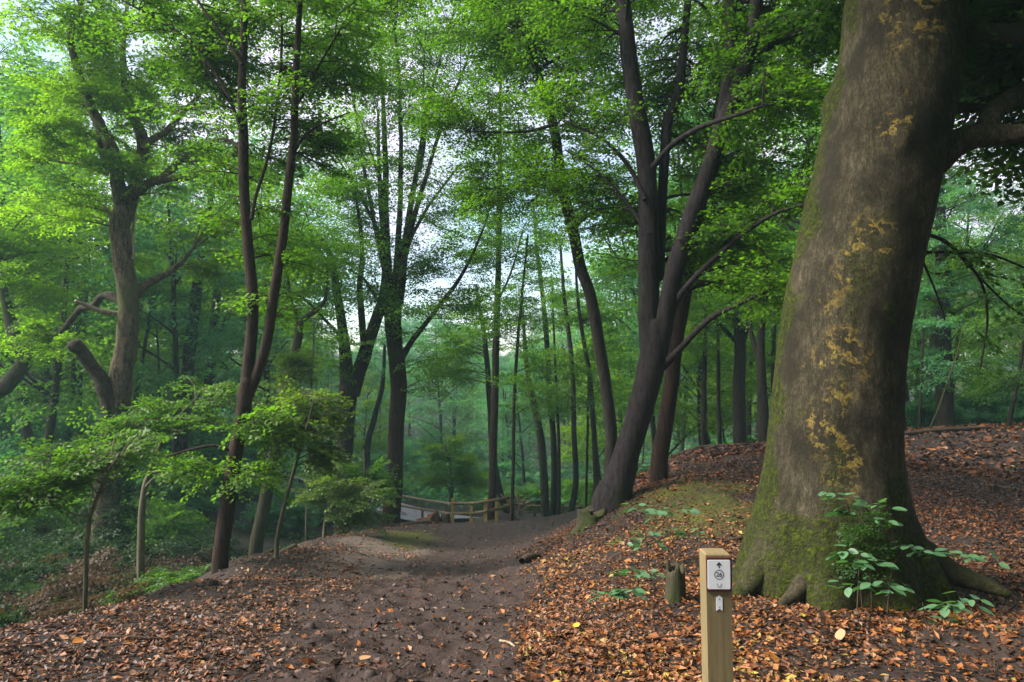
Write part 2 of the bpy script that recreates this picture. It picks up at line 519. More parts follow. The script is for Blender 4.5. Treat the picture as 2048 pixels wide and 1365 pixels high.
# ------------------------------------------------------------------ foliage machinery
def make_template(seed, n_side=5, step=0.098, width=0.62):
    r = np.random.default_rng(seed)
    P, yaw, seg = [], [], []
    def run(p0, ang, length):
        k = int(length / step)
        bend = r.uniform(-0.3, 0.3)
        p = np.array(p0, float); a = ang
        pts = [p.copy()]
        for q in range(k):
            a += bend * step
            p = p + step * np.array([math.cos(a), math.sin(a)])
            pts.append(p.copy())
            s = 1 if q % 2 else -1
            if r.random() < 0.93:
                P.append(p.copy()); yaw.append(a + s * r.uniform(0.5, 1.1))
            if r.random() < 0.5:
                P.append(p.copy()); yaw.append(a - s * r.uniform(0.5, 1.1))
        P.append(p.copy()); yaw.append(a)
        return pts
    main = run((0, 0), 0, 1.0)
    seg.append(np.array(main))
    for q in range(n_side):
        t = 0.12 + 0.72 * q / max(1, n_side - 1)
        p0 = main[min(len(main) - 1, int(t * (len(main) - 1)))]
        for s in (1, -1):
            L = width * (1 - 0.62 * t) * r.uniform(0.75, 1.1)
            seg.append(np.array(run(p0, s * r.uniform(0.65, 1.0), L)))
    P = np.array(P)
    zz = r.normal(0, 0.035, len(P)) - 0.10 * (P[:, 0] ** 2) - 0.12 * P[:, 1] ** 2
    return dict(P=np.column_stack([P, zz]), yaw=np.array(yaw), seg=seg)
TEMPL = [make_template(s, n) for s, n in ((1, 5), (2, 4), (3, 6), (4, 3), (5, 5), (6, 4))]
TEMPL_LITE = [make_template(s, n, 0.15) for s, n in ((11, 3), (12, 4), (13, 3), (14, 2))]

def put_sprays(acc, O, yaw, pitch, scale, leaf, m, rg, lite=False, twig_m=None, tilt=0.42):
    """adds leafy sprays: O (n,3) origins; each leaf is one folded quad"""
    O = np.asarray(O, float); n = len(O)
    if n == 0: return
    TT = TEMPL_LITE if lite else TEMPL
    which = rg.integers(0, len(TT), n)
    roll = rg.normal(0, 0.38, n)
    ct, st = np.cos(yaw), np.sin(yaw)
    cp_, sp_ = np.cos(pitch), np.sin(pitch)
    X = np.stack([ct * cp_, st * cp_, sp_], -1)
    Y0 = np.stack([-st, ct, 0 * st], -1)
    Z0 = np.cross(X, Y0)
    Y = Y0 * np.cos(roll)[:, None] + Z0 * np.sin(roll)[:, None]
    Z = np.cross(X, Y)
    for k in range(len(TT)):
        idx = np.where(which == k)[0]
        if len(idx) == 0: continue
        T = TT[k]; P = T['P']; L = len(P)
        s = scale[idx][:, None, None]
        pos = O[idx][:, None, :] + s * (P[None, :, 0:1] * X[idx][:, None, :] + P[None, :, 1:2] * Y[idx][:, None, :] + P[None, :, 2:3] * Z[idx][:, None, :])
        a = T['yaw'][None, :] + rg.normal(0, 0.2, (len(idx), L))
        ax = np.cos(a)[..., None] * X[idx][:, None, :] + np.sin(a)[..., None] * Y[idx][:, None, :]
        ax = ax + rg.normal(-0.12, 0.2, (len(idx), L))[..., None] * Z[idx][:, None, :]
        nrm = Z[idx][:, None, :] + rg.normal(0, tilt, (len(idx), L, 3))
        sd = np.cross(nrm, ax); sd /= np.linalg.norm(sd, axis=-1, keepdims=True) + 1e-9
        ax /= np.linalg.norm(ax, axis=-1, keepdims=True)
        nn = np.cross(ax, sd)
        ln = (leaf * 1.05 * rg.uniform(0.7, 1.25, (len(idx), L)))[..., None]
        wd = ln * 0.30
        p0 = pos
        pl = pos + ax * ln * 0.48 + sd * wd + nn * ln * 0.07
        pt = pos + ax * ln - nn * ln * 0.06
        pr = pos + ax * ln * 0.48 - sd * wd + nn * ln * 0.07
        V = np.stack([p0, pl, pt, pr], 2).reshape(-1, 3)
        Q = np.arange(len(V)).reshape(-1, 4)
        sprayt = rg.uniform(-0.25, 0.25, len(idx))[:, None]
        tint = np.clip(rg.uniform(0.2, 0.8, (len(idx), L)) + sprayt, 0, 1).ravel()
        acc.quads(V, Q[:, ::-1], m, tint)
        if twig_m is not None:
            for si_, sg in enumerate(T['seg'][:6]):
                a0, b0, c0 = sg[0], sg[len(sg) // 2], sg[-1]
                pts = [O[idx] + scale[idx][:, None] * (q[0] * X[idx] + q[1] * Y[idx] - (0.10 * q[0] ** 2 + 0.12 * q[1] ** 2) * Z[idx]) for q in (a0, b0, c0)]
                parts_ = ((pts[0], pts[1], .006, .004), (pts[1], pts[2], .004, .0015)) if si_ == 0 else ((pts[0], pts[2], .0035, .0012),)
                for (pa, pb, ra, rb) in parts_:
                    VV = np.stack([pa + Y[idx] * ra, pa - Y[idx] * ra, pa + Z[idx] * ra * 1.4, pb + Y[idx] * rb, pb - Y[idx] * rb, pb + Z[idx] * rb * 1.4], 1)
                    base = (np.arange(len(idx)) * 6)[:, None]
                    qq = np.concatenate([base + np.array([[0, 1, 4, 3]]), base + np.array([[1, 2, 5, 4]]), base + np.array([[2, 0, 3, 5]])])
                    acc.quads(VV.reshape(-1, 3), qq, twig_m)

def bez(a, c, b, n):
    t = np.linspace(0, 1, n)[:, None]
    return (1 - t) ** 2 * a + 2 * t * (1 - t) * c + t ** 2 * b

def leafy_branches(acc, nodes, nrad, tips, rg, leaf=0.075, sp=0.9, per=10, lite=False, twigs=True, lift=0.12, maxr=0.03, spread=0.55, min_start=0.25):
    """a curved branch from the nearest limb to each tip, sprays set along it in flat tiers"""
    O, YW, PT, SC = [], [], [], []
    for tip in tips:
        d = np.linalg.norm(nodes - tip, axis=1)
        cost = d + np.maximum(0, nodes[:, 2] - tip[2] + 0.1) * 1.2 + rg.uniform(0, 0.35, len(d)) * d
        k = int(np.argmin(cost)); a = nodes[k]
        L = np.linalg.norm(tip - a)
        mid = a + (tip - a) * 0.5 + np.array([0, 0, lift * L]) + rg.normal(0, 0.07, 3) * L
        P = bez(a, mid, tip, 9)
        r0 = min(nrad[k] * 0.55, maxr, 0.006 + 0.008 * L)
        tube(acc, P, np.linspace(r0, max(0.003, r0 * 0.18), 9), 5, 1, cap=False)
        reach = min(0.8, 1.9 * sp / max(L, 0.1))
        ts = np.linspace(max(min_start, 1 - reach), 1.0, per)
        ts = np.clip(ts + rg.normal(0, 0.02, per), 0.1, 1)
        pos = (1 - ts)[:, None] ** 2 * a + (2 * ts * (1 - ts))[:, None] * mid + ts[:, None] ** 2 * tip
        dr = tip - a
        yw = math.atan2(dr[1], dr[0])
        side = np.where(np.arange(per) % 2 == 0, 1, -1) * rg.uniform(0.35, 1.25, per)
        side[-1] = 0
        O.append(pos); YW.append(yw + side * 1.0)
        PT.append(rg.normal(0.02, 0.27, per)); SC.append(sp * rg.uniform(0.65, 1.15, per))
    O = np.vstack(O)
    put_sprays(acc, O, np.concatenate(YW), np.concatenate(PT), np.concatenate(SC), leaf, 0, rg, lite, 1 if twigs else None)

# ------------------------------------------------------------------ measured trees
def tree(name, label, cat, d, stems, blobs, bark_m, leaf_m, seed, leaf=0.075, sp=0.9, group=None, sides=14, amp=0.05, min_z=None, root_flare=1.0, lite=False, step=0.12, loose=True):
    """stems: [(part name, [(px,py,width px[,depth])...], depth change at the end, material or None)]"""
    rg = np.random.default_rng(seed)
    p0 = stems[0][1][0]
    base = W(p0[0], p0[1], p0[3] if len(p0) > 3 else d)
    base[2] = gz(base[0], base[1])
    root = thing(name, label, cat, base, group)
    nodes, nrad = [], []
    for si, st in enumerate(stems):
        pname, pts = st[0], st[1]
        dd = st[2] if len(st) > 2 else 0.0
        mat = M[st[3]] if len(st) > 3 and st[3] else bark_m
        P, RR = [], []
        for k, q in enumerate(pts):
            dep = q[3] if len(q) > 3 else d + dd * k / max(1, len(pts) - 1)
            P.append(W(q[0], q[1], dep)); RR.append(q[2] * 0.5 / F * dep * (0.8 if name == 'oak_tree' else 0.9 if d > 8 else 1.0))
        if si == 0:
            foot = P[0].copy(); foot[2] = base[2] - 0.35
            f1 = P[0].copy(); f1[2] = max(base[2] + 0.05, min(P[0][2], base[2] + 0.12))
            if P[0][2] < base[2] + 0.06: P[0] = f1
            if foot[2] < P[0][2] - 0.02:
                P.insert(0, foot); RR.insert(0, RR[0] * 1.25 * root_flare)
        PP, RS = resample(P, RR, step)
        jig = fbm(PP * 1.3, 2, seed + si)[:, None] * np.array([0.012, 0.012, 0]) * min(1.0, RS.mean() / 0.05)
        PP = PP + jig
        a = Acc(); tube(a, PP, RS, sides if RS.max() > 0.05 else 8, 0, amp * (1.0 if si == 0 or amp < .1 else 1.5), seed + si, 3.0 if amp < .1 else 5.5)
        link(pname, a.mesh(pname, [mat], True, base), root)
        nodes.append(PP); nrad.append(RS)
    nodes = np.vstack(nodes); nrad = np.concatenate(nrad)
    keep = nodes[:, 2] > (min_z if min_z is not None else base[2] + 1.2)
    if keep.sum() > 3: nodes, nrad = nodes[keep], nrad[keep]
    a = Acc()
    for bl in blobs:
        px, py, dd, rx, ry, nb = bl[:6]
        per = bl[6] if len(bl) > 6 else 10
        c = W(px, py, dd)
        if len(bl) <= 6 and loose:
            rx, ry, nb, per = rx * 1.5, ry * 1.6, int(nb * 1.25 + 1), 7
        ax, az = rx / F * dd, ry / F * dd
        u = rg.normal(0, 1, (nb, 3)); u /= np.linalg.norm(u, axis=1, keepdims=True)
        u *= rg.uniform(0.05, 1, (nb, 1)) ** 0.36
        tips = c + u * np.array([ax, (1.1 if loose else 0.45) * max(ax, az) ** 0.8, az])
        leafy_branches(a, nodes, nrad, tips, rg, leaf, sp, per, lite, d < 15.5)
    if blobs:
        link("crown", a.mesh("crown", [leaf_m, bark_m], True, base), root)
    return root

def ext(*p):
    return list(p)

# -- the big leaning beech on the right: its own mesh
BD = 5.5
SIL = [(-900,1860,2010),(-500,1800,1975),(-200,1740,1940),(0,1700,1918),(100,1690,1914),(200,1664,1903),(300,1643,1882),(400,1618,1861),(500,1598,1838),(600,1576,1818),(700,1560,1801),(800,1548,1792),(900,1538,1790),(950,1531,1795),(1000,1522,1803),(1050,1511,1818),(1100,1499,1838),(1150,1490,1858),(1200,1482,1872),(1290,1475,1885)]
beech_base = W(1672, 1190, BD); beech_base[2] = gz(beech_base[0], beech_base[1])
beech = thing("beech_tree", "huge leaning beech trunk with yellow lichen and mossy root flare, behind the marker post", "tree", beech_base)
cs = np.array([(W((l + r) / 2, yy, BD)) for yy, l, r in SIL][::-1])
rs = np.array([((r - l) / 2 / F * BD) for yy, l, r in SIL][::-1])
PP, RS = resample(cs, rs, 0.028)
NS = 116
th = np.linspace(0, 2 * math.pi, NS, endpoint=False)
hgt = (PP[:, 2] - beech_base[2])[:, None]
lob = np.zeros((len(PP), NS))
for ang, amp_, wid, hh in ((-120, 0.16, 11, 0.6), (-75, 0.18, 12, 0.5), (-138, -0.09, 7, 0.45), (-99, -0.10, 7, 0.55), (-30, 0.16, 18, 0.45), (25, .2, 20, .5), (70, .2, 20, .5), (115, .2, 20, .5), (168, .10, 14, .5), (-158, 0.13, 13, 0.42), (-52, -0.09, 10, 0.5)):
    da = (np.degrees(th)[None, :] - ang + 180) % 360 - 180
    lob += amp_ * np.exp(-(da / wid) ** 2) * np.exp(-np.clip(hgt, 0, 9) / hh)
da = (np.degrees(th)[None, :] + 101 + 180) % 360 - 180            # the long seam on the right of the face
lob += -0.022 * np.exp(-(da / 2.2) ** 2) * np.exp(-((hgt - 1.75) / 0.5) ** 2)
lob += 0.015 * np.exp(-((da - 5) / 5) ** 2) * np.exp(-((hgt - 1.75) / 0.6) ** 2)
da = (np.degrees(th)[None, :] + 97 + 180) % 360 - 180            # knot where a limb was lost
lob += 0.07 * np.exp(-(da / 10) ** 2) * np.exp(-((hgt - 3.22) / 0.11) ** 2)
da = (np.degrees(th)[None, :] - 160 + 180) % 360 - 180            # bulge on the left edge
lob += 0.07 * np.exp(-(da / 22) ** 2) * np.exp(-((hgt - 3.65) / 0.12) ** 2)
dirs = np.stack([np.cos(th), np.sin(th), 0 * th], -1)
base_p = PP[:, None, :] + dirs[None] * RS[:, None, None]
q = base_p.reshape(-1, 3).copy()
nz = fbm(q * np.array([1.6, 1.6, 0.8]), 3, 4).reshape(len(PP), NS)
nz2 = fbm(q * np.array([14, 14, 5.0]), 2, 8).reshape(len(PP), NS)
rad = RS[:, None] * (1 + lob + 0.022 * nz + 0.006 * nz2)
Vb = (PP[:, None, :] + dirs[None] * rad[..., None]).reshape(-1, 3)
low = smooth(1.15, 0.1, (Vb[:, 2] - beech_base[2]))
tha = np.tile(np.degrees(th), len(PP))
mn = fbm(Vb * np.array([2.2, 2.2, 1.2]), 4, 21)
mn2 = fbm(Vb * np.array([5, 5, 3.0]), 3, 23)
left_edge = np.exp(-(((tha - 172 + 180) % 360 - 180) / 26) ** 2)
front_str = np.exp(-(((tha - 252 + 180) % 360 - 180) / 22) ** 2)
mossv = np.clip(smooth(0.12, 0.62, low * 0.95 + 0.75 * mn + 0.25 * mn2 - 0.22) * smooth(0.0, .25, low) + 0.95 * smooth(0.05, 0.45, left_edge * 0.85 + 0.5 * mn2 - 0.30) + 0.75 * smooth(0.2, 0.6, front_str * 0.75 + 0.55 * mn - 0.15) * smooth(3.0, 1.2, Vb[:, 2]) , 0, 1)
strip = np.exp(-(((tha - 249 - 16 * fbm(Vb * np.array([1.5, 1.5, 1.1]), 2, 55) + 180) % 360 - 180) / 24) ** 2)
hh_ = Vb[:, 2] - beech_base[2]
clus = sum(np.exp(-((hh_ - c_) / w_) ** 2) for c_, w_ in ((1.05, .3), (1.55, .3), (2.45, .22), (3.2, .25), (3.95, .25), (2.1, .12), (4.4, .3)))
lich = np.clip(strip * (0.22 + 0.85 * clus) * (0.75 + 0.8 * fbm(Vb * np.array([3, 3, 2.4]), 3, 57)), 0, 1) * smooth(0.5, 0.8, hh_)
i = np.arange(len(PP) - 1)[:, None] * NS; j = np.arange(NS)[None, :]
Qb = np.stack([i + j, i + (j + 1) % NS, i + NS + (j + 1) % NS, i + NS + j], -1).reshape(-1, 4)
m, nt, b = new_mat("big_beech_bark")
v = mapped(nt, (11, 11, 4.2)); f = noise(nt, 2.4, 8, v, 0.78)
c = ramp(nt, f, [(0.30, (0.018, 0.015, 0.010)), (0.48, (0.068, 0.058, 0.036)), (0.70, (0.175, 0.146, 0.092))])
v4 = mapped(nt, (1, 1, 0.8)); fb = noise(nt, 2.1, 5, v4, 0.65)
c = mixc(nt, ramp(nt, fb, [(0.44, (0, 0, 0)), (0.60, (0.88, 0.88, 0.88))]), c, (0.022, 0.020, 0.013))
vf = mapped(nt, (70, 70, 26)); ff = noise(nt, 1.6, 5, vf, 0.8)
c = mixc(nt, ramp(nt, ff, [(0.42, (0, 0, 0)), (0.62, (0.75, 0.75, 0.75))]), c, (0.018, 0.015, 0.009))
v2 = mapped(nt, (1, 1, 1)); g1 = noise(nt, 22, 5, v2, 0.75)
mossf = math_n(nt, 'MULTIPLY', math_n(nt, 'MULTIPLY', attr(nt, "moss"), 1.35, True), ramp(nt, g1, [(0.38, (0.05, 0.05, 0.05)), (0.60, (1, 1, 1))]))
mc = ramp(nt, noise(nt, 30, 4, v2), [(0.3, (0.020, 0.036, 0.003)), (0.7, (0.115, 0.155, 0.008))])
c = mixc(nt, mossf, c, mc)
wv = noise(nt, 19, 6, v2, 0.66)
ring = ramp(nt, wv, [(0.49, (0, 0, 0)), (0.525, (1, 1, 1)), (0.565, (0.9, 0.9, 0.9)), (0.62, (0.25, 0.25, 0.25))])
big = ramp(nt, noise(nt, 8.5, 4, v2), [(0.47, (0, 0, 0)), (0.57, (1, 1, 1))])
lf = math_n(nt, 'MULTIPLY', math_n(nt, 'MULTIPLY', ring, big), ramp(nt, attr(nt, "lichen"), [(0.22, (0, 0, 0)), (0.5, (1, 1, 1))]))
c = mixc(nt, math_n(nt, 'MULTIPLY', lf, 0.9), c, ramp(nt, noise(nt, 40, 3, v2), [(0.3, (0.16, 0.11, 0.022)), (0.7, (0.42, 0.31, 0.075))]))
nt.links.new(c, b.inputs["Base Color"]); b.inputs["Roughness"].default_value = 0.92; b.inputs["Specular IOR Level"].default_value = 0.2
hgt_n = math_n(nt, 'ADD', math_n(nt, 'ADD', math_n(nt, 'MULTIPLY', f, 0.6), math_n(nt, 'MULTIPLY', ff, 0.45)), math_n(nt, 'MULTIPLY', mossf, math_n(nt, 'MULTIPLY', g1, 1.6)))
bump(nt, b, hgt_n, 1.0, 0.03)
M['bigbeech'] = m
a = Acc(); a.quads(Vb, Qb)
link("trunk", a.mesh("trunk", [m], True, beech_base, dict(moss=mossv, lichen=lich)), beech)

def beech_piece(name, pts, seed, mossy=0.0, amp=0.07, sides=20, flat=1.0):
    P = [W(p[0], p[1], p[3]) for p in pts]; RR = [p[2] * 0.5 / F * p[3] for p in pts]
    P, RR = resample(P, RR, 0.03)
    a = Acc(); V = tube(a, P, RR, sides, 0, amp, seed, 4.0)
    nv = sum(len(k) for k in a.V)
    zz = np.concatenate(a.V)
    mo = np.clip(mossy + 0.5 * fbm(zz * 3, 3, seed), 0, 1) if mossy > 0 else np.zeros(nv)
    link(name, a.mesh(name, [M['bigbeech']], True, beech_base, dict(moss=mo, lichen=np.zeros(nv))), beech)
    return P, RR
beech_piece("root", [(1740, 1080, 110, 5.5), (1840, 1118, 80, 5.35), (1900, 1146, 52, 5.25), (1960, 1166, 34, 5.15), (2020, 1190, 16, 5.05)], 31, 0.25)
beech_piece("root", [(1640, 1120, 80, 5.3), (1615, 1160, 48, 5.08), (1592, 1186, 34, 4.98), (1566, 1208, 20, 4.9), (1540, 1228, 10, 4.86)], 32, 0.0)
beech_piece("root", [(1540, 1110, 80, 5.4), (1500, 1165, 52, 5.25), (1470, 1198, 30, 5.15), (1440, 1222, 14, 5.1)], 33, 0.6)
beech_piece("root", [(1670, 1110, 100, 5.3), (1668, 1170, 60, 5.05), (1655, 1205, 36, 4.95), (1640, 1228, 16, 4.9)], 34, 0.9)
beech_piece("root", [(1730, 1110, 100, 5.3), (1765, 1180, 52, 5.05), (1795, 1215, 34, 4.9), (1835, 1245, 16, 4.8)], 35, 0.7)
limb_nodes = []
for k, pts in enumerate([
    [(1800, 350, 120, 5.5), (1862, 318, 78, 5.45), (1910, 288, 56, 5.4), (1955, 272, 50, 5.35), (2005, 270, 42, 5.3), (2060, 262, 34, 5.2), (2160, 225, 26, 5.0), (2300, 160, 16, 4.8)],
    [(1968, 275, 46, 5.35), (1985, 228, 44, 5.4), (2020, 200, 40, 5.5), (2060, 172, 34, 5.6), (2150, 90, 26, 5.9), (2260, 0, 14, 6.2)],
    [(1850, 85, 90, 5.5), (1925, 70, 48, 5.45), (1985, 70, 44, 5.4), (2060, 68, 42, 5.3), (2200, 40, 30, 5.1), (2400, -40, 16, 4.9)],
    [(1870, 222, 36, 5.5), (1920, 216, 24, 5.6), (1990, 216, 17, 5.7), (2080, 200, 10, 5.9)],
    [(1800, -300, 90, 5.5), (1700, -450, 60, 5.0), (1500, -700, 44, 4.5), (1250, -900, 26, 4.0), (1000, -1050, 12, 3.6)],
    [(1850, -450, 90, 5.5), (1950, -750, 60, 5.0), (2050, -1100, 40, 4.4), (2100, -1500, 18, 3.8)],
    [(1850, -500, 80, 5.5), (1700, -700, 50, 6.2), (1450, -850, 34, 7.2), (1150, -1000, 14, 8.2)]]):
    P, RR = beech_piece("limb", pts, 40 + k)
    limb_nodes.append((P, RR))
bn = np.vstack([p for p, r in limb_nodes]); br = np.concatenate([r for p, r in limb_nodes])
rg = np.random.default_rng(50)
a = Acc()
for (px, py, dd, rx, ry, nb) in [(2080, 20, 5.6, 130, 60, 5), (2040, 140, 6.3, 120, 45, 5), (2150, 330, 6.0, 120, 60, 4), (1980, -60, 6.5, 150, 80, 7), (1640, -60, 8.0, 220, 60, 5), (1750, -500, 5.5, 500, 300, 16), (1300, -900, 5.0, 500, 300, 14), (2200, -700, 5.0, 400, 400, 14)]:
    c = W(px, py, dd); ax, az = rx / F * dd, ry / F * dd
    u = rg.normal(0, 1, (nb, 3)); u /= np.linalg.norm(u, axis=1, keepdims=True); u *= rg.uniform(0.1, 1, (nb, 1)) ** 0.45
    leafy_branches(a, bn, br, c + u * np.array([ax, max(ax, az), az]), rg, 0.075, 0.8, 11)
# thin drooping lower twigs to the right of the trunk
for pts in ([(1845, 465, 9, 5.9), (1900, 490, 8, 6.2), (1960, 560, 6, 6.4), (1975, 640, 5, 6.5), (1960, 740, 3, 6.6)], [(1830, 505, 8, 5.9), (1900, 505, 7, 6.1), (1980, 510, 6, 6.3), (2060, 540, 4, 6.5)], [(1900, 490, 6, 6.2), (1950, 545, 5, 6.3), (2010, 605, 4, 6.4), (2060, 640, 3, 6.5)], [(1840, 510, 6, 5.9), (1870, 580, 4, 6.2), (1890, 640, 3, 6.4)]):
    P = [W(p[0], p[1], p[3]) for p in pts]; RR = [p[2] * 0.5 / F * p[3] for p in pts]
    P, RR = resample(P, RR, 0.05); tube(a, P, RR, 5, 1)
    put_sprays(a, P[4::5], rg.uniform(0, 6.28, len(P[4::5])), rg.normal(-0.1, 0.2, len(P[4::5])), rg.uniform(0.25, 0.5, len(P[4::5])), 0.06, 0, rg, True)
link("crown", a.mesh("crown", [M['leaf_dark'], M['beech']], True, beech_base), beech)

# -- forked beech on the bank
tree("forked_tree", "dark smooth forked beech with a curved foot, on the bank left of the huge trunk", "tree", 9.3, [
 ("trunk", [(1224,1010,88),(1238,962,66),(1254,905,57),(1272,850,55),(1290,788,58),(1302,735,62),(1308,690,60),(1310,640,46)]),
 ("limb", [(1302,725,46),(1299,650,46),(1298,580,46),(1298,450,46),(1292,330,42),(1275,230,40),(1258,110,36),(1245,0,30),(1225,-120,22),(1180,-320,12)], 0.4),
 ("limb", [(1314,715,46),(1336,610,42),(1352,530,42),(1385,430,42),(1422,330,38),(1448,250,40),(1480,165,36),(1505,75,32),(1515,0,28),(1535,-150,20),(1560,-350,10)], -0.5),
 ("limb", [(1420,330,34),(1446,230,34),(1460,120,30),(1460,0,26),(1440,-140,18),(1410,-330,9)], 0.5),
 ("limb", [(1318,560,24,9.5),(1322,440,22,9.6),(1328,330,22),(1336,241,24),(1354,195,22),(1368,90,18),(1376,0,15),(1390,-200,8)], 0.8),
 ("limb", [(1306,335,14),(1345,290,13),(1400,256,12),(1460,235,9),(1525,213,6)], -1.2),
 ("limb", [(1345,620,16),(1365,585,15),(1405,540,13),(1480,473,11),(1545,430,8),(1610,408,6)], -1.0),
 ("limb", [(1325,735,18),(1360,698,14),(1420,638,12),(1480,608,9),(1530,585,7),(1590,555,4)], -1.5),
 ("limb", [(1508,112,18),(1540,92,16),(1590,68,12),(1655,42,7)], -0.8),
 ("limb", [(1290,400,12),(1255,330,10),(1200,275,8),(1130,245,5)], 0.8),
 ("limb", [(1296,470,10),(1250,400,8),(1190,340,6),(1130,300,4)], 0.8),
], [(1170,250,10.6,90,60,3),(1200,330,10.4,90,60,3),(1330,80,10.6,170,90,10),(1560,250,8.6,90,70,8),(1600,90,8.6,110,70,8),(1510,400,9.2,90,70,8),(1590,420,8.3,80,60,6),
    (1230,60,10.4,120,80,6),(1440,200,10.6,120,90,7),(1560,560,8.2,60,40,4),(1350,-120,9.4,420,110,18),(1650,20,10.5,140,70,12,6),(1560,60,10.8,160,80,14,6),(1300,-450,9,500,200,11),(1480,560,10.5,70,60,4),(1350,300,11.0,290,260,46,5),(1220,420,10.4,80,120,8,5)],
 M['beech'], M['leaf_mid'], 101, leaf=0.052, sp=0.62, sides=22, min_z=1.8)
tree("slender_tree", "thin brown stem growing right behind the foot of the dark forked tree", "tree", 10.6, [
 ("trunk", [(1318,930,40),(1326,880,36),(1336,820,34),(1350,700,32),(1368,600,30),(1388,480,24),(1410,380,20),(1430,250,15),(1445,120,10),(1450,-80,6)])],
 [(1430,330,10.6,90,60,5),(1470,150,10.8,110,80,6),(1420,470,11.2,70,60,4),(1440,-100,10.6,150,120,6)], M['brownbark'], M['leaf_mid'], 102, leaf=0.055, sp=0.65)
tree("leaning_tree", "long slender trunk curving up to the left, beside the foot of the forked tree", "tree", 12.5, [
 ("trunk", [(1218,985,30),(1219,945,26),(1222,860,27),(1212,780,26),(1200,700,26),(1183,600,26),(1160,530,26),(1143,450,24),(1128,390,24),(1110,270,22),(1092,200,20),(1070,130,18),(1040,50,16),(1000,-60,12),(940,-220,7)], 1.0),
 ("limb", [(1127,390,10),(1090,375,8),(1030,372,6),(960,380,4)],0.6),
 ("limb", [(1105,250,9),(1060,262,7),(1000,265,5),(930,262,3)],0.3),
 ("limb", [(1075,140,9),(1130,110,7),(1190,90,5)],0.3),
 ("limb", [(1145,455,9),(1195,420,7),(1240,405,5)],0.3)],
 [(1010,372,12.8,120,30,8),(980,262,12.8,120,36,6),(960,90,12.8,170,70,12),(1120,80,13.6,120,60,6),(1230,400,12.8,60,40,4),(1060,180,13.4,110,60,6),(900,-120,12.5,350,120,16),(1180,180,13.6,100,60,4),(1000,10,13.2,260,60,22,6),(1150,-90,12.8,260,70,16,6),(1080,300,14.2,170,220,26,5)],
 M['thin'], M['leaf_mid'], 103, leaf=0.06, sp=0.75)

# -- gnarled oak on the left
tree("oak_tree", "gnarled oak with rugged lit bark, a snapped stub and bright green leaves, left", "tree", 15.0, [
 ("trunk", [(205,1185,76),(212,1090,66),(216,1000,60),(222,900,60),(234,810,58),(246,730,52),(254,660,50),(258,600,47),(250,540,46),(241,480,45),(243,440,48),(248,410,36)]),
 ("limb", [(242,445,36),(238,390,32),(228,310,30),(208,262,26),(178,205,24),(155,140,20),(142,75,15),(160,10,12),(175,-80,8)], -0.6),
 ("limb", [(250,440,36),(266,385,32),(280,328,30),(284,277,27),(258,205,20),(246,144,16),(250,60,12),(262,-60,7)], 0.8),
 ("limb", [(284,300,18),(300,283,18),(333,262,16),(372,218,13),(400,185,9),(415,120,6)], 0.8),
 ("limb", [(240,400,20),(230,345,18),(205,300,16),(196,255,15),(160,190,11),(110,150,7)], -0.3),
 ("limb", [(252,392,30),(300,366,25),(345,357,18),(395,350,17),(430,335,17),(470,308,15),(482,290,8)], -1.0),
 ("limb", [(318,362,18),(345,338,18),(372,312,14),(384,290,8)], 0.5),
 ("dead_branch", [(215,350,9),(185,336,9),(150,328,8),(118,324,7),(96,315,4)], -0.4, 'palewood'),
 ("dead_branch", [(252,470,12),(228,440,12),(218,425,9),(208,412,5)], -0.4, 'palewood'),
 ("dead_branch", [(262,520,12),(264,480,10),(270,440,7)], 0.2, 'palewood'),
 ("dead_branch", [(238,628,14),(205,624,12),(175,612,11),(152,602,7)], -0.8, 'palewood'),
 ("limb", [(262,600,28),(290,572,20),(315,558,17),(352,535,13),(385,500,7)], 0.8),
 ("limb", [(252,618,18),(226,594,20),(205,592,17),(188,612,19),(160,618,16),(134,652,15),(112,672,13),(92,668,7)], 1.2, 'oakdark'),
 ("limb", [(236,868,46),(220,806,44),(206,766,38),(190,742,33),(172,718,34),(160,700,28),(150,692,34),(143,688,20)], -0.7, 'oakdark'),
], [(160,130,14.6,60,80,9),(170,240,14.4,70,50,6),(120,280,14.2,50,40,5),(250,120,15.2,60,70,5),(210,40,14.8,110,50,7),(170,345,14.6,70,36,5),(340,170,15.6,80,60,4),(330,300,16.2,60,40,3),
    (400,230,15.6,60,60,4),(440,350,16.4,50,40,3),(110,420,14.6,60,40,3),(370,510,15.6,60,40,4),(110,680,15.8,80,40,4),(200,-120,14.8,220,100,10),(330,30,16.4,150,60,10,6),(230,250,16.2,180,200,34,5),(420,420,15.6,90,130,10,5)],
 M['oak'], M['leaf_bright'], 104, leaf=0.068, sp=0.65, sides=24, amp=0.17, min_z=1.6)

oak = [o for o in COL.objects if o.get("category") == "tree" and o.name.startswith("oak_tree")][0]
a = Acc(); rg = np.random.default_rng(44)
P, RR = resample([W(205,1185,15), W(216,1000,15), W(222,900,15), W(236,815,15)], [.5, .4, .4, .36], .05)
k = rg.integers(0, len(P), 420); an = rg.uniform(0, 6.28, 420)
q = P[k] + np.column_stack([np.cos(an), np.sin(an), an * 0]) * (RR[k] * rg.uniform(.62, .95, 420))[:, None]
put_sprays(a, q, an + rg.normal(0, .9, 420), rg.normal(-.3, .5, 420), rg.uniform(.18, .42, 420), .055, 0, rg, True)
link("ivy", a.mesh("ivy", [M['leaf_holly']], True, np.array(oak.location)), oak)  # leaf sleeve added to darken the lower trunk, in place of shade

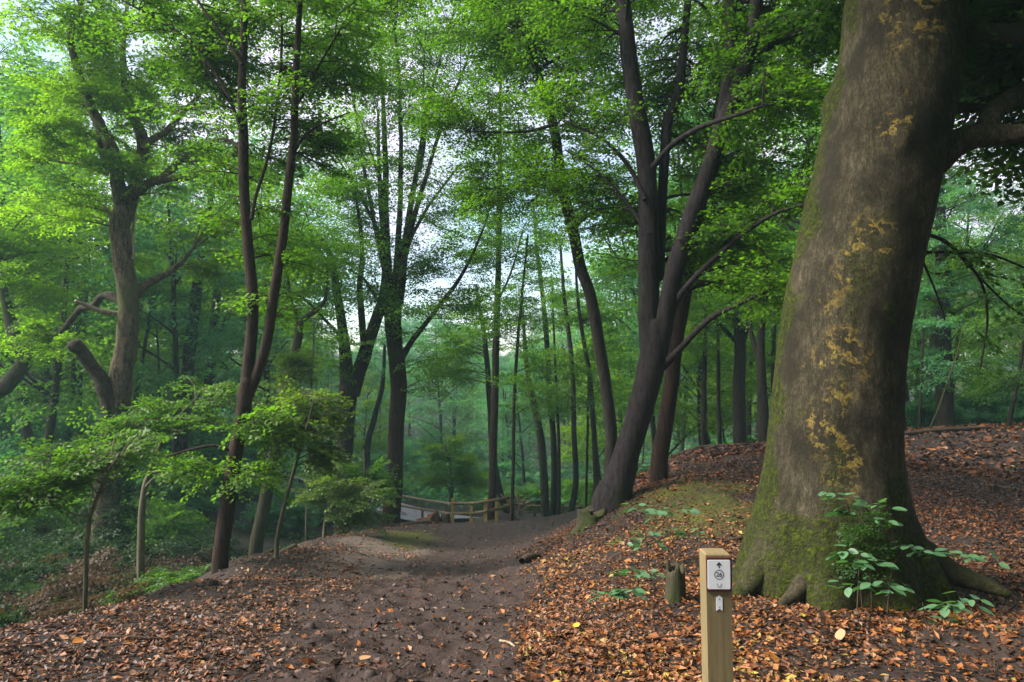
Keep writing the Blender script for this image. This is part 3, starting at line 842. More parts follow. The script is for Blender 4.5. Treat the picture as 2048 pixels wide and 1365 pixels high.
# -- twin stemmed tree on the path shoulder
tree("twin_stemmed_tree", "brown tree splitting into two slim stems, on the left shoulder of the path", "tree", 9.2, [
 ("trunk", [(440,1140,36),(443,1095,33),(450,1040,33),(464,940,31),(478,860,30),(490,795,34),(497,755,32)]),
 ("limb", [(494,775,28),(501,700,26),(506,620,24),(501,520,23),(492,420,22),(485,300,22),(484,200,18),(487,100,16),(490,0,14),(496,-150,10),(500,-350,6)], 0.2),
 ("limb", [(496,790,26),(515,742,23),(535,680,22),(548,590,22),(565,480,20),(576,380,19),(588,280,17),(591,200,16),(596,100,14),(600,0,12),(608,-150,8),(620,-350,5)], -0.2),
 ("limb", [(503,440,9),(512,395,8),(535,320,7),(553,220,7),(564,90,6),(560,-20,4)], 0.2),
 ("limb", [(483,262,8),(455,190,7),(405,110,7),(340,55,6),(240,-2,4)], 0.6),
 ("limb", [(484,130,8),(455,85,7),(425,45,7),(392,-5,5)], 0.3),
 ("limb", [(483,250,7),(460,205,6),(430,165,5),(405,120,4)], -0.3),
 ("limb", [(588,305,8),(612,270,6),(650,245,5),(700,225,3)], -0.2),
 ("limb", [(592,215,7),(620,165,6),(650,110,5),(680,60,4)], -0.2),
 ("limb", [(470,870,9),(500,850,7),(540,842,5)],0.2),
 ("limb", [(468,905,8),(430,892,7),(380,900,5),(330,915,3)],-0.3),
], [(330,70,10.0,110,50,5),(420,120,10.2,80,70,5),(540,120,10.3,110,80,7),(640,220,9.9,90,70,6),(660,90,9.8,100,70,6),(500,-80,9.4,200,80,12),(690,20,9,120,60,6),(540,-250,9.2,350,120,10),(420,380,9.8,60,40,2),
    (540,230,10.4,230,240,34,5),(560,520,9.9,110,120,8,5),(430,945,8.9,90,14,4,8),(555,842,9.0,60,14,2,8)],
 M['brownbark'], M['leaf_mid'], 105, leaf=0.052, sp=0.6, sides=18, min_z=0.2)

# -- middle trees beyond the path
tree("forked_tree", "dark trunk dividing into a wide fork, left of the red-brown broom-topped trunk", "tree", 20.0, [
 ("trunk", [(684,1085,40),(687,1000,38),(690,900,36),(694,820,38),(697,770,44)]),
 ("limb", [(694,775,34),(692,730,30),(688,680,24),(678,610,20),(667,540,15),(650,495,11),(620,480,7),(580,482,4)], -0.5),
 ("limb", [(702,790,38),(718,745,32),(735,690,30),(752,640,26),(768,590,24),(772,520,18),(764,430,13),(758,330,9),(756,220,5)], 0.8),
 ("limb", [(728,705,16),(724,640,16),(720,575,14),(724,500,10),(716,420,7),(700,340,4)], -0.4),
 ("limb", [(688,680,9),(650,640,7),(610,600,5),(560,570,3)], -1.0),
], [(620,520,19.5,70,50,6),(640,420,19.8,80,60,4),(700,330,20,70,70,4),(600,610,19,60,40,5),(740,250,20.4,70,80,4),(690,600,19.4,50,40,3),(660,700,19.2,50,30,3),(650,400,19.5,120,170,26,6)],
 M['thin'], M['leaf_mid'], 106, leaf=0.07, sp=0.95, sides=14)
tree("pollard_tree", "straight red-brown trunk breaking into a broom of thin upright branches beside the stump", "tree", 20.5, [
 ("trunk", [(780,1056,46),(784,1020,40),(789,950,37),(793,850,35),(797,765,37),(790,700,35),(786,640,38),(788,585,44)]),
 ("limb", [(784,600,24),(776,540,20),(771,450,17),(771,330,13),(766,200,9),(758,70,6)], 0.3),
 ("limb", [(796,610,24),(802,540,20),(812,470,15),(834,340,11),(864,180,7),(900,50,4)], 0.5),
 ("limb", [(800,590,20),(812,500,15),(838,400,11),(875,280,8),(935,120,4)], -0.8),
 ("limb", [(780,590,16),(765,520,12),(742,410,9),(716,260,6),(694,110,4)], -0.5),
 ("limb", [(790,580,18),(797,480,14),(801,380,11),(800,210,8),(790,50,5)], -0.3),
 ("limb", [(775,500,10),(745,440,8),(715,380,6),(670,310,4)], -0.8),
 ("limb", [(806,520,10),(830,460,8),(870,395,6),(920,330,4)], 0.8),
 ("limb", [(772,400,8),(750,330,6),(720,240,4),(690,180,3)], 0.5),
 ("limb", [(840,345,7),(850,270,6),(846,190,4),(850,100,3)], -0.4),
 ("limb", [(803,715,17),(822,685,13),(845,656,11),(882,608,10),(925,548,8),(962,470,5),(985,400,3)], -0.8),
 ("limb", [(780,640,10),(755,600,8),(730,560,6),(700,540,4)], -0.8),
], [(720,180,20,100,80,9),(860,150,20.5,110,80,8),(790,80,20.5,130,70,10),(940,200,20,80,60,5),(650,260,20,70,60,5),(900,340,20,70,40,3),(700,400,20,80,40,4),(960,430,19.8,50,40,3),(860,620,20,70,40,5),(720,540,19.5,60,30,3),
    (840,720,20.8,70,40,4),(820,-40,20.5,250,80,12),(860,480,20.6,50,40,2),(800,20,20.5,280,60,26,6),(900,-60,19.5,300,60,20,6),(820,330,20.5,210,230,54,6),(930,560,20,80,70,10,5)],
 M['brownbark'], M['leaf_mid'], 107, leaf=0.07, sp=0.95, sides=16, min_z=0.0)
tree("leaning_tree", "slim dark trunk leaning right, between the twin stemmed tree and the wide fork", "tree", 17.0, [
 ("trunk", [(510,1112,30),(522,1040,28),(546,930,27),(566,800,25),(586,720,22),(598,665,20)]),
 ("limb", [(596,672,14),(592,630,11),(580,600,8),(575,540,5)], 0.3),
 ("limb", [(598,665,16),(606,640,13),(632,622,11),(650,600,8),(655,540,5)], -0.3)],
 [(590,520,17,70,60,5),(650,560,16.8,50,40,3),(560,430,17,80,60,5)], M['mossbark'], M['leaf_mid'], 108, leaf=0.07, sp=0.9)

# slender trees round the fence
def pole(label, d, pts, blobs, seed, bark_m='thin', leaf_m='leaf_mid', limbs=(), name="slender_tree"):
    return tree(name, label, "tree", d, [("trunk", pts)] + [("limb", l, 0.4) for l in limbs], blobs, M[bark_m], M[leaf_m], seed, leaf=0.08, sp=0.95, sides=10)
pole("tall straight slender trunk rising behind the rail fence", 25.5, [(982,1035,21),(985,990,19),(986,900,18),(989,820,17),(992,700,16),(995,600,14),(999,400,12),(1000,250,8),(1002,100,5)],
     [(1000,420,25,80,60,5),(950,620,25,50,40,3),(1040,520,25,70,60,5),(960,500,25.5,50,30,2),(1010,640,25.5,60,40,4),(1000,250,25.5,100,70,6),(1010,450,25.5,120,190,26,6)], 110, 'brownbark', limbs=[[(996,600,6),(1012,570,5),(1030,520,4),(1045,460,3)]])
pole("short curved trunk leaning against the straight trunk behind the rail fence", 27, [(1015,1040,15),(1000,985,15),(986,910,14),(979,800,13),(972,700,11),(962,630,9),(952,570,6)],
     [(950,640,27,50,40,4),(930,720,27,60,40,5),(900,690,27.5,50,40,4)], 111)
pole("very thin dark stem right of the rail fence end", 25, [(1025,1020,8),(1027,900,8),(1028,800,8),(1035,690,7),(1044,590,6),(1056,470,4)],
     [(1050,620,25,50,40,4),(1060,760,25.2,50,40,4)], 112)
pole("mossy slender trunk at the path end, left of a close pair", 30, [(1091,1036,19),(1088,960,18),(1082,880,17),(1068,810,15),(1056,750,13),(1050,690,9),(1046,620,6)],
     [(1040,700,30,60,50,5),(1090,800,30,50,50,5)], 113, 'mossbark')
pole("dark slender trunk standing tight beside the mossy one at the path end", 30.5, [(1106,1034,16),(1109,960,15),(1107,880,14),(1100,800,13),(1094,690,12),(1086,600,10),(1074,500,8),(1066,400,5)],
     [(1080,560,30.5,70,60,6),(1110,650,30.5,60,50,6),(1070,430,30.5,60,60,5)], 114)
pole("thread-thin stem touching the right of the close pair at the path end", 29.5, [(1118,1030,8),(1118,900,7),(1112,760,6),(1107,650,5),(1104,560,4)], [(1120,700,29.5,50,50,4)], 115)
pole("sinuous slender trunk right of the path end", 28, [(1143,1022,15),(1152,960,13),(1148,870,12),(1146,770,11),(1139,680,10),(1128,590,8),(1120,480,5)],
     [(1140,600,28,70,60,6),(1170,720,28,60,60,6),(1120,470,28,60,50,4)], 116)
pole("dark slender trunk just left of the curved tree foot", 26.5, [(1192,1005,13),(1191,930,12),(1187,850,12),(1179,750,11),(1165,670,9),(1155,590,7),(1150,500,4)],
     [(1170,600,26.5,70,50,6),(1200,760,26.5,50,60,5)], 117)
pole("faint thin stem between the sinuous trunk and the curved tree foot", 29, [(1172,1010,6),(1174,930,6),(1176,830,5),(1178,720,4)], [(1180,800,29,50,50,4)], 118)
# behind the ridge on the right
pole("stout dark trunk with a forked top behind the ridge log", 21.5, [(1481,945,34),(1480,895,31),(1478,780,29),(1480,690,26),(1472,620,17),(1465,540,10),(1455,440,6)],
     [(1470,560,21.5,70,60,6),(1500,470,21.5,80,60,5),(1420,620,21.5,60,50,4)], 120, 'thin', 'leaf_mid', [[(1481,700,14),(1496,650,12),(1512,590,8),(1520,520,5)], [(1479,690,12),(1450,660,9),(1425,630,6),(1405,600,4)]])
pole("dark trunk close to the left edge of the huge beech behind the ridge log", 20, [(1532,930,30),(1528,880,27),(1525,800,25),(1521,720,22),(1524,640,16),(1535,540,10)],
     [(1530,620,20,50,60,4)], 121, limbs=[[(1522,730,14),(1508,690,12),(1500,640,9),(1505,560,5)]])
pole("thin straight stem left of the stout trunk behind the ridge", 22, [(1408,955,14),(1407,900,13),(1408,800,12),(1410,700,10),(1412,600,6)], [(1400,640,22,60,50,5)], 122)
pole("thinner of two stems left of the stout trunk behind the ridge", 23, [(1441,950,11),(1440,890,10),(1437,780,9),(1436,680,7),(1430,600,4)], [(1440,660,23,50,50,4)], 123)
pole("slim stem showing against the left side of the huge beech", 23, [(1549,945,13),(1548,850,12),(1546,740,10),(1550,640,6)], [(1545,650,23,40,50,3)], 124)
pole("grey misty trunk standing right of the huge beech", 25, [(1892,870,40),(1890,830,37),(1887,700,33),(1885,600,29),(1884,500,24),(1880,400,18),(1876,280,10)],
     [(1880,430,25,120,70,9),(1960,560,25,110,60,8),(1850,600,25.5,80,50,5),(2000,380,25,100,70,7)], 125, 'thin', 'leaf_hazed', [[(1886,560,9),(1920,520,7),(1970,500,4)], [(1885,620,8),(1850,590,6),(1820,575,4)]])
pole("thin leaning sapling beside the misty trunk", 22, [(1862,866,5),(1876,820,4.5),(1890,780,4),(1912,715,3),(1925,660,2)], [(1930,650,22,40,30,2,4)], 126, 'mossbark')
pole("dark spindly sapling bending right at the far right edge", 21, [(2018,850,10),(2030,790,9),(2042,720,7),(2050,640,5)], [(2050,680,21,70,50,6),(2010,760,21,60,40,4)], 127, 'thin', 'leaf_dark')
pole("thin pale stem between the huge beech and the misty trunk", 24, [(1838,872,7),(1842,800,6),(1845,700,5),(1850,620,3)], [(1850,700,24,50,50,4)], 128, 'thin', 'leaf_hazed')
# left background trunks
pole("straight dark trunk behind the branches, left of the twin stems", 26, [(362,900,30),(372,780,28),(382,680,27),(398,550,23),(408,480,16),(425,380,9)],
     [(390,450,26,90,60,7),(440,520,26,80,50,6),(340,620,26,60,40,4)], 130, 'thin', 'leaf_hazed')
pole("dark forking trunk just left of the twin stems", 28, [(410,880,26),(417,780,24),(428,660,22),(436,560,15),(440,480,8)],
     [(450,540,28,70,60,6),(480,620,28,60,40,5)], 131, 'thin', 'leaf_mid', [[(426,690,14),(450,645,12),(468,600,10),(480,540,6)]])
pole("mossy crooked tree bending in from the left edge", 18, [(-30,812,44),(8,775,38),(38,742,32),(52,716,30),(40,690,30),(26,665,28),(12,600,20),(-10,500,12)],
     [(40,520,18,110,60,11),(60,420,18,90,50,9),(20,640,18,70,50,7),(110,480,18,70,50,6)], 132, 'mossbark', 'leaf_bright', name="crooked_tree")
pole("dark trunk in the shade left of the oak", 27, [(150,960,26),(152,800,24),(158,700,22),(168,600,17),(175,500,10)], [(120,560,27,90,60,8),(60,300,26,90,70,9)], 133, 'thin', 'leaf_hazed')
pole("dim thin trunk far left between the leafy branches", 30, [(96,860,17),(95,700,16),(98,580,14),(100,480,10),(104,380,6)], [(60,380,29,110,70,9),(40,250,29,90,70,8),(60,140,29,90,70,7)], 134, 'thin', 'leaf_hazed')
pole("thin dark stem rising right of the oak trunk", 25, [(262,880,11),(275,780,10),(290,690,8),(302,610,5)], [(320,600,25,70,50,6)], 135)
pole("thin trunk right of the wide fork, in the blue shade", 32, [(735,900,14),(748,840,13),(765,770,10),(770,690,6)], [(760,720,32,50,50,4)], 136, 'thin', 'leaf_hazed')

# -- saplings with flat tiers of leaves
def sapling(label, d, pts, tiers, seed, leaf_m='leaf_mid', leaf=0.07, sp=0.55, bark_m='sapbark', limbs=()):
    return tree("sapling", label, "sapling", d, [("stem", pts)] + [("branch", l, 0.0) for l in limbs], tiers, M[bark_m], M[leaf_m], seed, leaf=leaf, sp=sp, sides=8, min_z=-9, loose=False)
sapling("thin upright sapling with flat layers of leaves at the left end of the path edge", 6.9, [(171,1222,9),(172,1150,9),(174,1080,9),(180,1035,8),(196,990,7),(216,945,6),(240,905,4)],
        [(150,905,6.9,120,4,5,6),(60,950,6.7,120,4,5,6),(230,900,7.2,70,4,3,6),(40,985,6.6,90,5,4,6),(250,868,7.4,60,6,3,5),(90,1010,6.7,60,4,2,5)], 140, 'leaf_dapple', 0.042, 0.4, limbs=[[(182,1030,4),(150,1030,4),(125,1015,3),(105,1002,2)], [(196,990,4),(225,965,3),(240,940,2)]])
sapling("pale leaning sapling with broad bright leaf layers, left of the twin stemmed tree", 10.5, [(285,1005,15),(300,945,13),(318,900,11),(345,850,8),(390,800,5)],
        [(370,805,10.3,140,14,4,5),(320,845,10,110,8,3,5),(430,850,10.2,100,8,3,5),(290,905,9.8,70,4,2,5),(480,800,10.6,70,12,2,5),(420,770,10.8,110,14,3,5),(430,942,9.6,90,4,3,5)], 141, 'leaf_dapple', 0.05, 0.48, 'sapbark')
sapling("slim crooked sapling with sparse pale leaves right of the twin stemmed tree", 9.5, [(553,1092,10),(560,1050,9),(572,1000,8),(590,935,8),(605,880,7),(618,840,5),(628,800,3)],
        [(580,860,9.5,60,30,3,7),(640,830,9.6,60,40,4,7),(660,910,9.6,40,30,3,6),(600,780,9.8,50,20,2,6),(545,870,9.3,50,10,2,6)], 142, 'leaf_pale', 0.055, 0.4, 'sapbark', [[(598,905,5),(575,880,4),(545,876,3),(520,872,2)], [(606,880,5),(640,850,3),(660,820,2)]])
sapling("small leafy sapling with wiry stem on the path edge before the wide fork", 14, [(648,1065,8),(652,1035,7),(660,1010,6),(672,975,5),(690,940,3)],
        [(660,960,14,80,30,6,6),(710,1000,13.8,80,26,6,6),(690,1030,14,70,12,5,6),(620,990,14,60,24,4,5),(750,1030,14,50,12,3,5),(680,920,14.2,50,30,4,5)], 143, 'leaf_pale', 0.048, 0.42)
sapling("spreading bright green young tree behind the rail fence", 33, [(902,1000,9),(904,970,8),(900,930,6),(890,890,4)],
        [(900,925,33,50,24,7),(870,960,33,50,14,5),(940,960,33,40,20,5),(885,890,33,30,16,3)], 144, 'leaf_bright', 0.10, 1.0)
sapling("young green tree leaning in beside the brown trunk", 18, [(740,1050,7),(738,1000,6),(730,950,5),(728,900,3)], [(725,930,18,40,40,5),(750,980,18,30,30,4)], 145, 'leaf_mid', 0.08, 0.7)
sapling("straight hair-thin sapling left of the wide fork", 16, [(612,1085,6),(615,1000,6),(620,850,5),(626,700,4),(628,640,3)], [(630,700,16,40,60,4),(600,780,16,40,40,3)], 146, 'leaf_pale', 0.07, 0.6)

# ------------------------------------------------------------------ forest beyond: individual trees sharing a few meshes
def proto(seed, H, crown_lo, spread, nb, leaf_m, leaf, sp, stems=1, bark_m='thin', rad=0.17):
    rg = np.random.default_rng(seed)
    a = Acc(); nodes, nr = [], []
    for s in range(stems):
        lean = rg.normal(0, 0.05, 2)
        n = 9
        t = np.linspace(0, 1, n)
        P = np.column_stack([lean[0] * H * t + 0.15 * np.sin(t * 5 + seed) + s * 0.3 * t * 3, lean[1] * H * t + 0.15 * np.cos(t * 4 + seed), t * H * 0.92 - 0.5])
        Rr = rad * (1 - 0.85 * t); Rr[0] *= 1.3
        P, Rr = resample(P, Rr, 0.5)
        tube(a, P, Rr, 8, 0, 0.06, seed)
        nodes.append(P); nr.append(Rr)
    nodes = np.vstack(nodes); nr = np.concatenate(nr)
    extra_n, extra_r = [], []
    for k in range(9):
        zz = H * rg.uniform(crown_lo * 0.8, 0.8)
        q = nodes[np.argmin(np.abs(nodes[:, 2] - zz))]; az = rg.uniform(0, 6.28); L = spread * rg.uniform(0.5, 0.9)
        tip = q + np.array([math.cos(az) * L, math.sin(az) * L, L * rg.uniform(0.3, 1.0)])
        P = bez(q, q * 0.5 + tip * 0.5 + np.array([0, 0, 0.1 * L]), tip, 8); Rr = np.linspace(rad * 0.35, rad * 0.08, 8)
        tube(a, P, Rr, 6, 0, 0.04, seed + k)
        extra_n.append(P[2:]); extra_r.append(Rr[2:])
    tm = a.mesh("trunk", [M[bark_m]])
    up = nodes[:, 2] > H * crown_lo * 0.8
    nodes = np.vstack([nodes[up]] + extra_n); nr = np.concatenate([nr[up]] + extra_r)
    cr = Acc()
    u = rg.normal(0, 1, (nb, 3)); u /= np.linalg.norm(u, axis=1, keepdims=True); u *= rg.uniform(0.15, 1, (nb, 1)) ** 0.4
    c0 = H * (crown_lo + 1) / 2
    u[:, :2] *= (1 - 0.45 * np.clip(u[:, 2:3], 0, 1))
    tips = np.array([0, 0, c0]) + u * np.array([spread, spread, H * (1 - crown_lo) / 2])
    leafy_branches(cr, nodes, nr, tips, rg, leaf, sp, 8, True, False)
    cm = cr.mesh("crown", [M[leaf_m], M[bark_m]])
    return tm, cm
PROT = [proto(201, 15, 0.18, 3.2, 60, 'leaf_far', 0.145, 1.45), proto(202, 18, 0.25, 3.0, 60, 'leaf_far_y', 0.145, 1.45), proto(203, 13, 0.12, 3.0, 55, 'leaf_far', 0.145, 1.45, 2, 'thin', 0.13),
        proto(204, 16, 0.2, 3.4, 62, 'leaf_hazed', 0.145, 1.45), proto(205, 20, 0.35, 3.2, 60, 'leaf_far', 0.145, 1.5), proto(206, 9, 0.08, 2.6, 48, 'leaf_far_y', 0.13, 1.2, 1, 'thin', 0.08)]
rg = np.random.default_rng(77)
roots = {}
def far_tree(k, x, y, s, label, group, sc=1.0):
    z = gz(x, y)
    rz = rg.uniform(0, 6.28)
    s = (s * sc, s * sc, s)
    key = k
    if key not in roots:
        t = thing("background_tree", label, "tree", (x, y, z), group, rz); t.scale = s
        for nme, me in zip(("trunk", "crown"), PROT[k]):
            link(nme, me, t)
        roots[key] = t
    else:
        copy_thing(roots[key], (x, y, z), rz, s, label, group)
LAND = [(-40, "the crooked mossy tree"), (140, "the shaded trunk by the oak"), (243, "the oak"), (390, "the straight trunk behind the branches"), (500, "the twin-stemmed tree"), (590, "the leaning slim trunk"), (690, "the wide forked tree"), (790, "the broom-topped trunk"),
        (905, "the left fence post"), (990, "the tall trunk behind the fence"), (1035, "the fence's right end"), (1098, "the close trunk pair"), (1147, "the sinuous trunk"), (1205, "the long leaning trunk"), (1310, "the dark forked tree"), (1408, "the thin ridge stem"), (1480, "the stout ridge trunk"),
        (1545, "the huge beech's left edge"), (1690, "the huge beech"), (1888, "the grey misty trunk"), (2030, "the spindly right-edge sapling")]
ADJ = ["rounded green", "yellowish-green", "twin-stemmed green", "cool blue-green", "tall high-crowned", "small yellowish"]
def place(x, y):
    px = CX + F * x / max(y, .1)
    lx, nm = min(LAND, key=lambda l: abs(l[0] - px))
    return ("straight behind " if abs(px - lx) < 14 else ("left of " if px < lx else "right of ")) + nm, math.hypot(x, y)
def far_label(k, x, y):
    p, r = place(x, y)
    return "%s tree %s, %s" % (ADJ[k], "in the nearer wood" if r < 40 else "in the middle distance" if r < 75 else "far off in the haze", p)
spots = []
for ring0, ring1, cell in ((23, 48, 4.2), (48, 90, 7.0), (90, 165, 10.5)):
    for yy in np.arange(8, ring1, cell):
        for xx in np.arange(-ring1, ring1, cell):
            x_, y_ = xx + rg.uniform(-.42, .42) * cell, yy + rg.uniform(-.42, .42) * cell
            r_ = math.hypot(x_, y_); px = CX + F * x_ / max(y_, .1)
            if not (ring0 <= r_ < ring1) or not (-260 < px < 2300): continue
            spots.append((x_, y_, r_, px))
nfar = 0
for x_, y_, r_, px in spots:
    # open air over the valley and the clearing round the path, road and leaf covered plateau
    if 640 < px < 1190 and r_ < 44: continue
    if 780 < px < 1030 and r_ < 52: continue
    if 1190 <= px < 1330 and r_ < 28: continue
    if px > 1330 and r_ < 26: continue
    if px < 640 and r_ < 24: continue
    k = int(rg.integers(0, 6)); s = rg.uniform(0.8, 1.15)
    if 640 < px < 1130 and rg.random() < .6: k = 3
    zg = gz(x_, y_)
    H = (15, 18, 13, 16, 20, 9)[k] * s
    lim = None
    if 600 < px < 1080:
        lim = (640 + 50 * math.sin(px * 0.02)) if rg.random() < .93 else rg.uniform(480, 600)
    elif 1080 <= px < 1250:
        lim = 400 + rg.uniform(0, 120)
    elif 330 < px <= 600:
        lim = 180 + rg.uniform(0, 320)
    if lim is not None:
        top = CZ + (HY - lim) / F * y_
        if zg + H > top:
            ns = (top - zg) / (H / s)
            if ns < 0.42:
                k = 5; ns = (top - zg) / 9
                if ns < 0.3: continue
            s = min(s, max(ns, 0.3))
    if px < 640:
        lab, grp = "leafy woodland tree in the shady valley left of the path", "woodland trees left of the path"
    elif px < 1190:
        lab, grp = "hazy blue-green tree on the far valley side beyond the rail fence", "trees across the valley beyond the fence"
    elif px < 1560:
        lab, grp = "bright green tree beyond the ridge between the forked tree and the huge beech", "trees beyond the ridge"
    else:
        lab, grp = "dim misty tree on the hill right of the huge beech", "misty trees on the right hill"
    far_tree(k, x_, y_, s, far_label(k, x_, y_), grp, 1.15 if s < 0.7 else 1.0)
    nfar += 1


# unseen wood behind and right, added to block light: one mass, coarse leaves
a = Acc(); rg = np.random.default_rng(66)
for (x_, y_, H) in [(9,-2,17),(13,3,18),(16,-4,18),(11,-9,18),(5,-8,18),(0,-10,17),(7,-14,19),(-4,-14,18),(20,4,18),(22,-2,18),(18,9,18),(25,9,18),(15,-14,18),(-1,-18,18),(26,16,18),(-9,-17,18),(8,1.5,15),(3,-5,16),(-3,-7,17),(10,6.5,17),(15,-1,17),(-8,-11,18),(29,10,18),(30,0,18)]:
    zg = gz(x_, y_); P, RR = resample(np.array([[x_, y_, zg - .3], [x_ + .2, y_, zg + H * .5], [x_ - .1, y_ + .2, zg + H]]), [.3, .2, .05], .8)
    tube(a, P, RR, 8, 1, .06)
    n_ = 64
    u = rg.normal(0, 1, (n_, 3)); u /= np.linalg.norm(u, axis=1, keepdims=True); u *= rg.uniform(.1, 1, (n_, 1)) ** .35
    O = np.array([x_, y_, zg + H * .62]) + u * np.array([4.2, 4.2, H * .42])
    put_sprays(a, O, rg.uniform(0, 6.28, n_), rg.normal(-.05, .15, n_), rg.uniform(2.0, 3.0, n_), .60, 0, rg, True)
tag(link("unseen_shading_wood", a.mesh("unseen_shading_wood", [M['leaf_mid'], M['thin']])), "unseen beech wood behind and right of the view, added for shade", None, kind="stuff")

# ------------------------------------------------------------------ undergrowth
def bush_proto(seed, leaf_m, w, h, n, leaf, sp, lite=False):
    rg2 = np.random.default_rng(seed)
    st = Acc(); cr = Acc()
    nodes, nr = [], []
    for k in range(7):
        az = rg2.uniform(0, 6.28); L = w * rg2.uniform(.3, .7)
        tip = np.array([math.cos(az) * L, math.sin(az) * L, h * rg2.uniform(.6, 1)])
        P = bez(np.array([0, 0, -0.15]), np.array([tip[0] * .3, tip[1] * .3, tip[2] * .7]), tip, 7)
        Rr = np.linspace(0.014, 0.004, 7); tube(st, P, Rr, 5)
        nodes.append(P[1:]); nr.append(Rr[1:])
    nodes = np.vstack(nodes); nr = np.concatenate(nr)
    u = rg2.normal(0, 1, (n, 3)); u /= np.linalg.norm(u, axis=1, keepdims=True); u[:, 2] = np.abs(u[:, 2]); u *= rg2.uniform(.2, 1, (n, 1)) ** .4
    leafy_branches(cr, nodes, nr, u * np.array([w, w, h]) + np.array([0, 0, .08]), rg2, leaf, sp, 7, lite, False, 0.15, 0.012)
    return st.mesh("stem", [M['sapbark']]), cr.mesh("foliage", [M[leaf_m], M['sapbark']])
BP = {'dark': bush_proto(301, 'leaf_holly', 1.0, 0.6, 40, 0.04, 0.34), 'cool': bush_proto(302, 'leaf_hazed', 1.2, 1.4, 34, 0.075, 0.6), 'mid': bush_proto(303, 'leaf_mid', 1.0, 1.0, 30, 0.07, 0.55),
      'brown': bush_proto(304, 'leaf_brown', 0.9, 0.6, 18, 0.05, 0.45), 'bright': bush_proto(305, 'leaf_dapple', 0.8, 0.6, 22, 0.07, 0.45)}
bush_roots = {}
def bush(kind, x, y, s, label, group, nm="bramble_bush", cat="bush"):
    if cat == "bush":
        p_, r_ = place(x, y)
        label = {"dark": "dark bramble bush", "cool": "blue-green bush", "mid": "leafy green bush", "brown": "withered brown bramble", "bright": "bright bush"}[kind] + (" close by" if r_ < 12 else " farther down" if r_ < 20 else " in the distance" if r_ < 40 else " far off") + ", " + p_
    z = gz(x, y); rz = rg.uniform(0, 6.28)
    if kind not in bush_roots:
        t = thing(nm, label, cat, (x, y, z), group, rz); t.scale = (s, s, s)
        for n_, me in zip(("stem", "foliage"), BP[kind]): link(n_, me, t)
        bush_roots[kind] = t
    else:
        t = copy_thing(bush_roots[kind], (x, y, z), rz, (s, s, s), label, group); t.name = nm; t["category"] = cat
    return t
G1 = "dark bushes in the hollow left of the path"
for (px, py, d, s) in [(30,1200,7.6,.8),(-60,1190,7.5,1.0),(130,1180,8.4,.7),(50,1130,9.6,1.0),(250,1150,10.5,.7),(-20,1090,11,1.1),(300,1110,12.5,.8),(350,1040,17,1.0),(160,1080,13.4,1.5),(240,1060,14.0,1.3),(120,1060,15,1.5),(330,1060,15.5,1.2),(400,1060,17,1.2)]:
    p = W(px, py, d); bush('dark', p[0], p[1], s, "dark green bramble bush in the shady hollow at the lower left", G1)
G2 = "blue-green bushes on the valley floor"
for (px, d, s) in [(620,27,1.0),(680,29,1.2),(560,24,1.0),(740,36,1.4),(820,44,1.7),(880,47,1.7),(950,46,1.6),(1010,48,1.7),(780,52,2.0),(700,46,1.6),(900,58,2.2),(1050,50,1.6),(980,60,2.2),(860,68,2.4),(640,40,1.5),(500,34,1.3),(590,50,1.9)]:
    p = W(px, 900, d); bush('cool', p[0], p[1], s, "blue-green bush on the valley floor beyond the path shoulder", G2, "leafy_bush")
G3 = "green bushes in the valley behind the path trees"
for (px, d, s) in [(1060,36,1.1),(1120,37,1.3),(1170,34,1.2),(1210,32,1.1),(1080,42,1.4),(1150,43,1.5),(1230,30,1.0),(1290,30,1.2),(1000,38,1.2),(1360,28,1.1),(1430,30,1.3),(1500,31,1.3)]:
    p = W(px, 950, d); bush('mid', p[0], p[1], s, "green leafy bush behind the slender trunks at the path end", G3, "leafy_bush")
G4 = "undergrowth clumps between the left trunks"
for (px, d, s) in [(20,17,1.3),(100,19,1.3),(300,19,1.2),(-60,21,1.6),(60,25,1.7),(180,26,1.8),(330,24,1.4),(420,27,1.6),(240,30,2.0),(470,30,1.6),(100,33,2.2),(360,34,2.2),(0,30,2.0)]:
    p = W(px, 900, d); bush('cool' if d > 20 else 'mid', p[0], p[1], s, "leafy undergrowth clump between the trunks of the left valley side", G4, "leafy_bush")
for (px, py, d, s, lab) in [(345,1090,10.2,.5,"bright green low plant clump at the foot of the left slope beside twin stems"),(285,1110,9.6,.45,"bright green low plant clump left of the twin stemmed tree, nearer the sapling")]:
    p = W(px, py, d); bush('bright', p[0], p[1], s, lab, "bright low plants by the path edge", "leafy_plant", "plant")
for (px, py, d, s) in [(100,1190,8.6,.9),(190,1160,9.6,1.0),(20,1160,8.8,.9),(150,1130,11.2,1.1),(60,1100,12.2,1.2),(260,1100,12,1.0),(330,1030,13.5,1.0),(260,1040,13.8,.9),(390,1010,15,1.0),(80,1040,17,1.2),(20,1030,18,1.2)]:
    p = W(px, py, d); bush('brown', p[0], p[1], s, "withered reddish-brown bramble on the slope left of the twin stemmed tree", "withered brambles on the left slope")
for (px, d, s) in [(1850,27,1.1),(1950,29,1.3),(2040,27,1.2),(2120,25,1.2)]:
    p = W(px, 850, d); bush('cool', p[0], p[1], s, "dim leafy bush at the edge of the leaf-covered hill behind the huge beech", "dim bushes on the right hill", "leafy_bush")

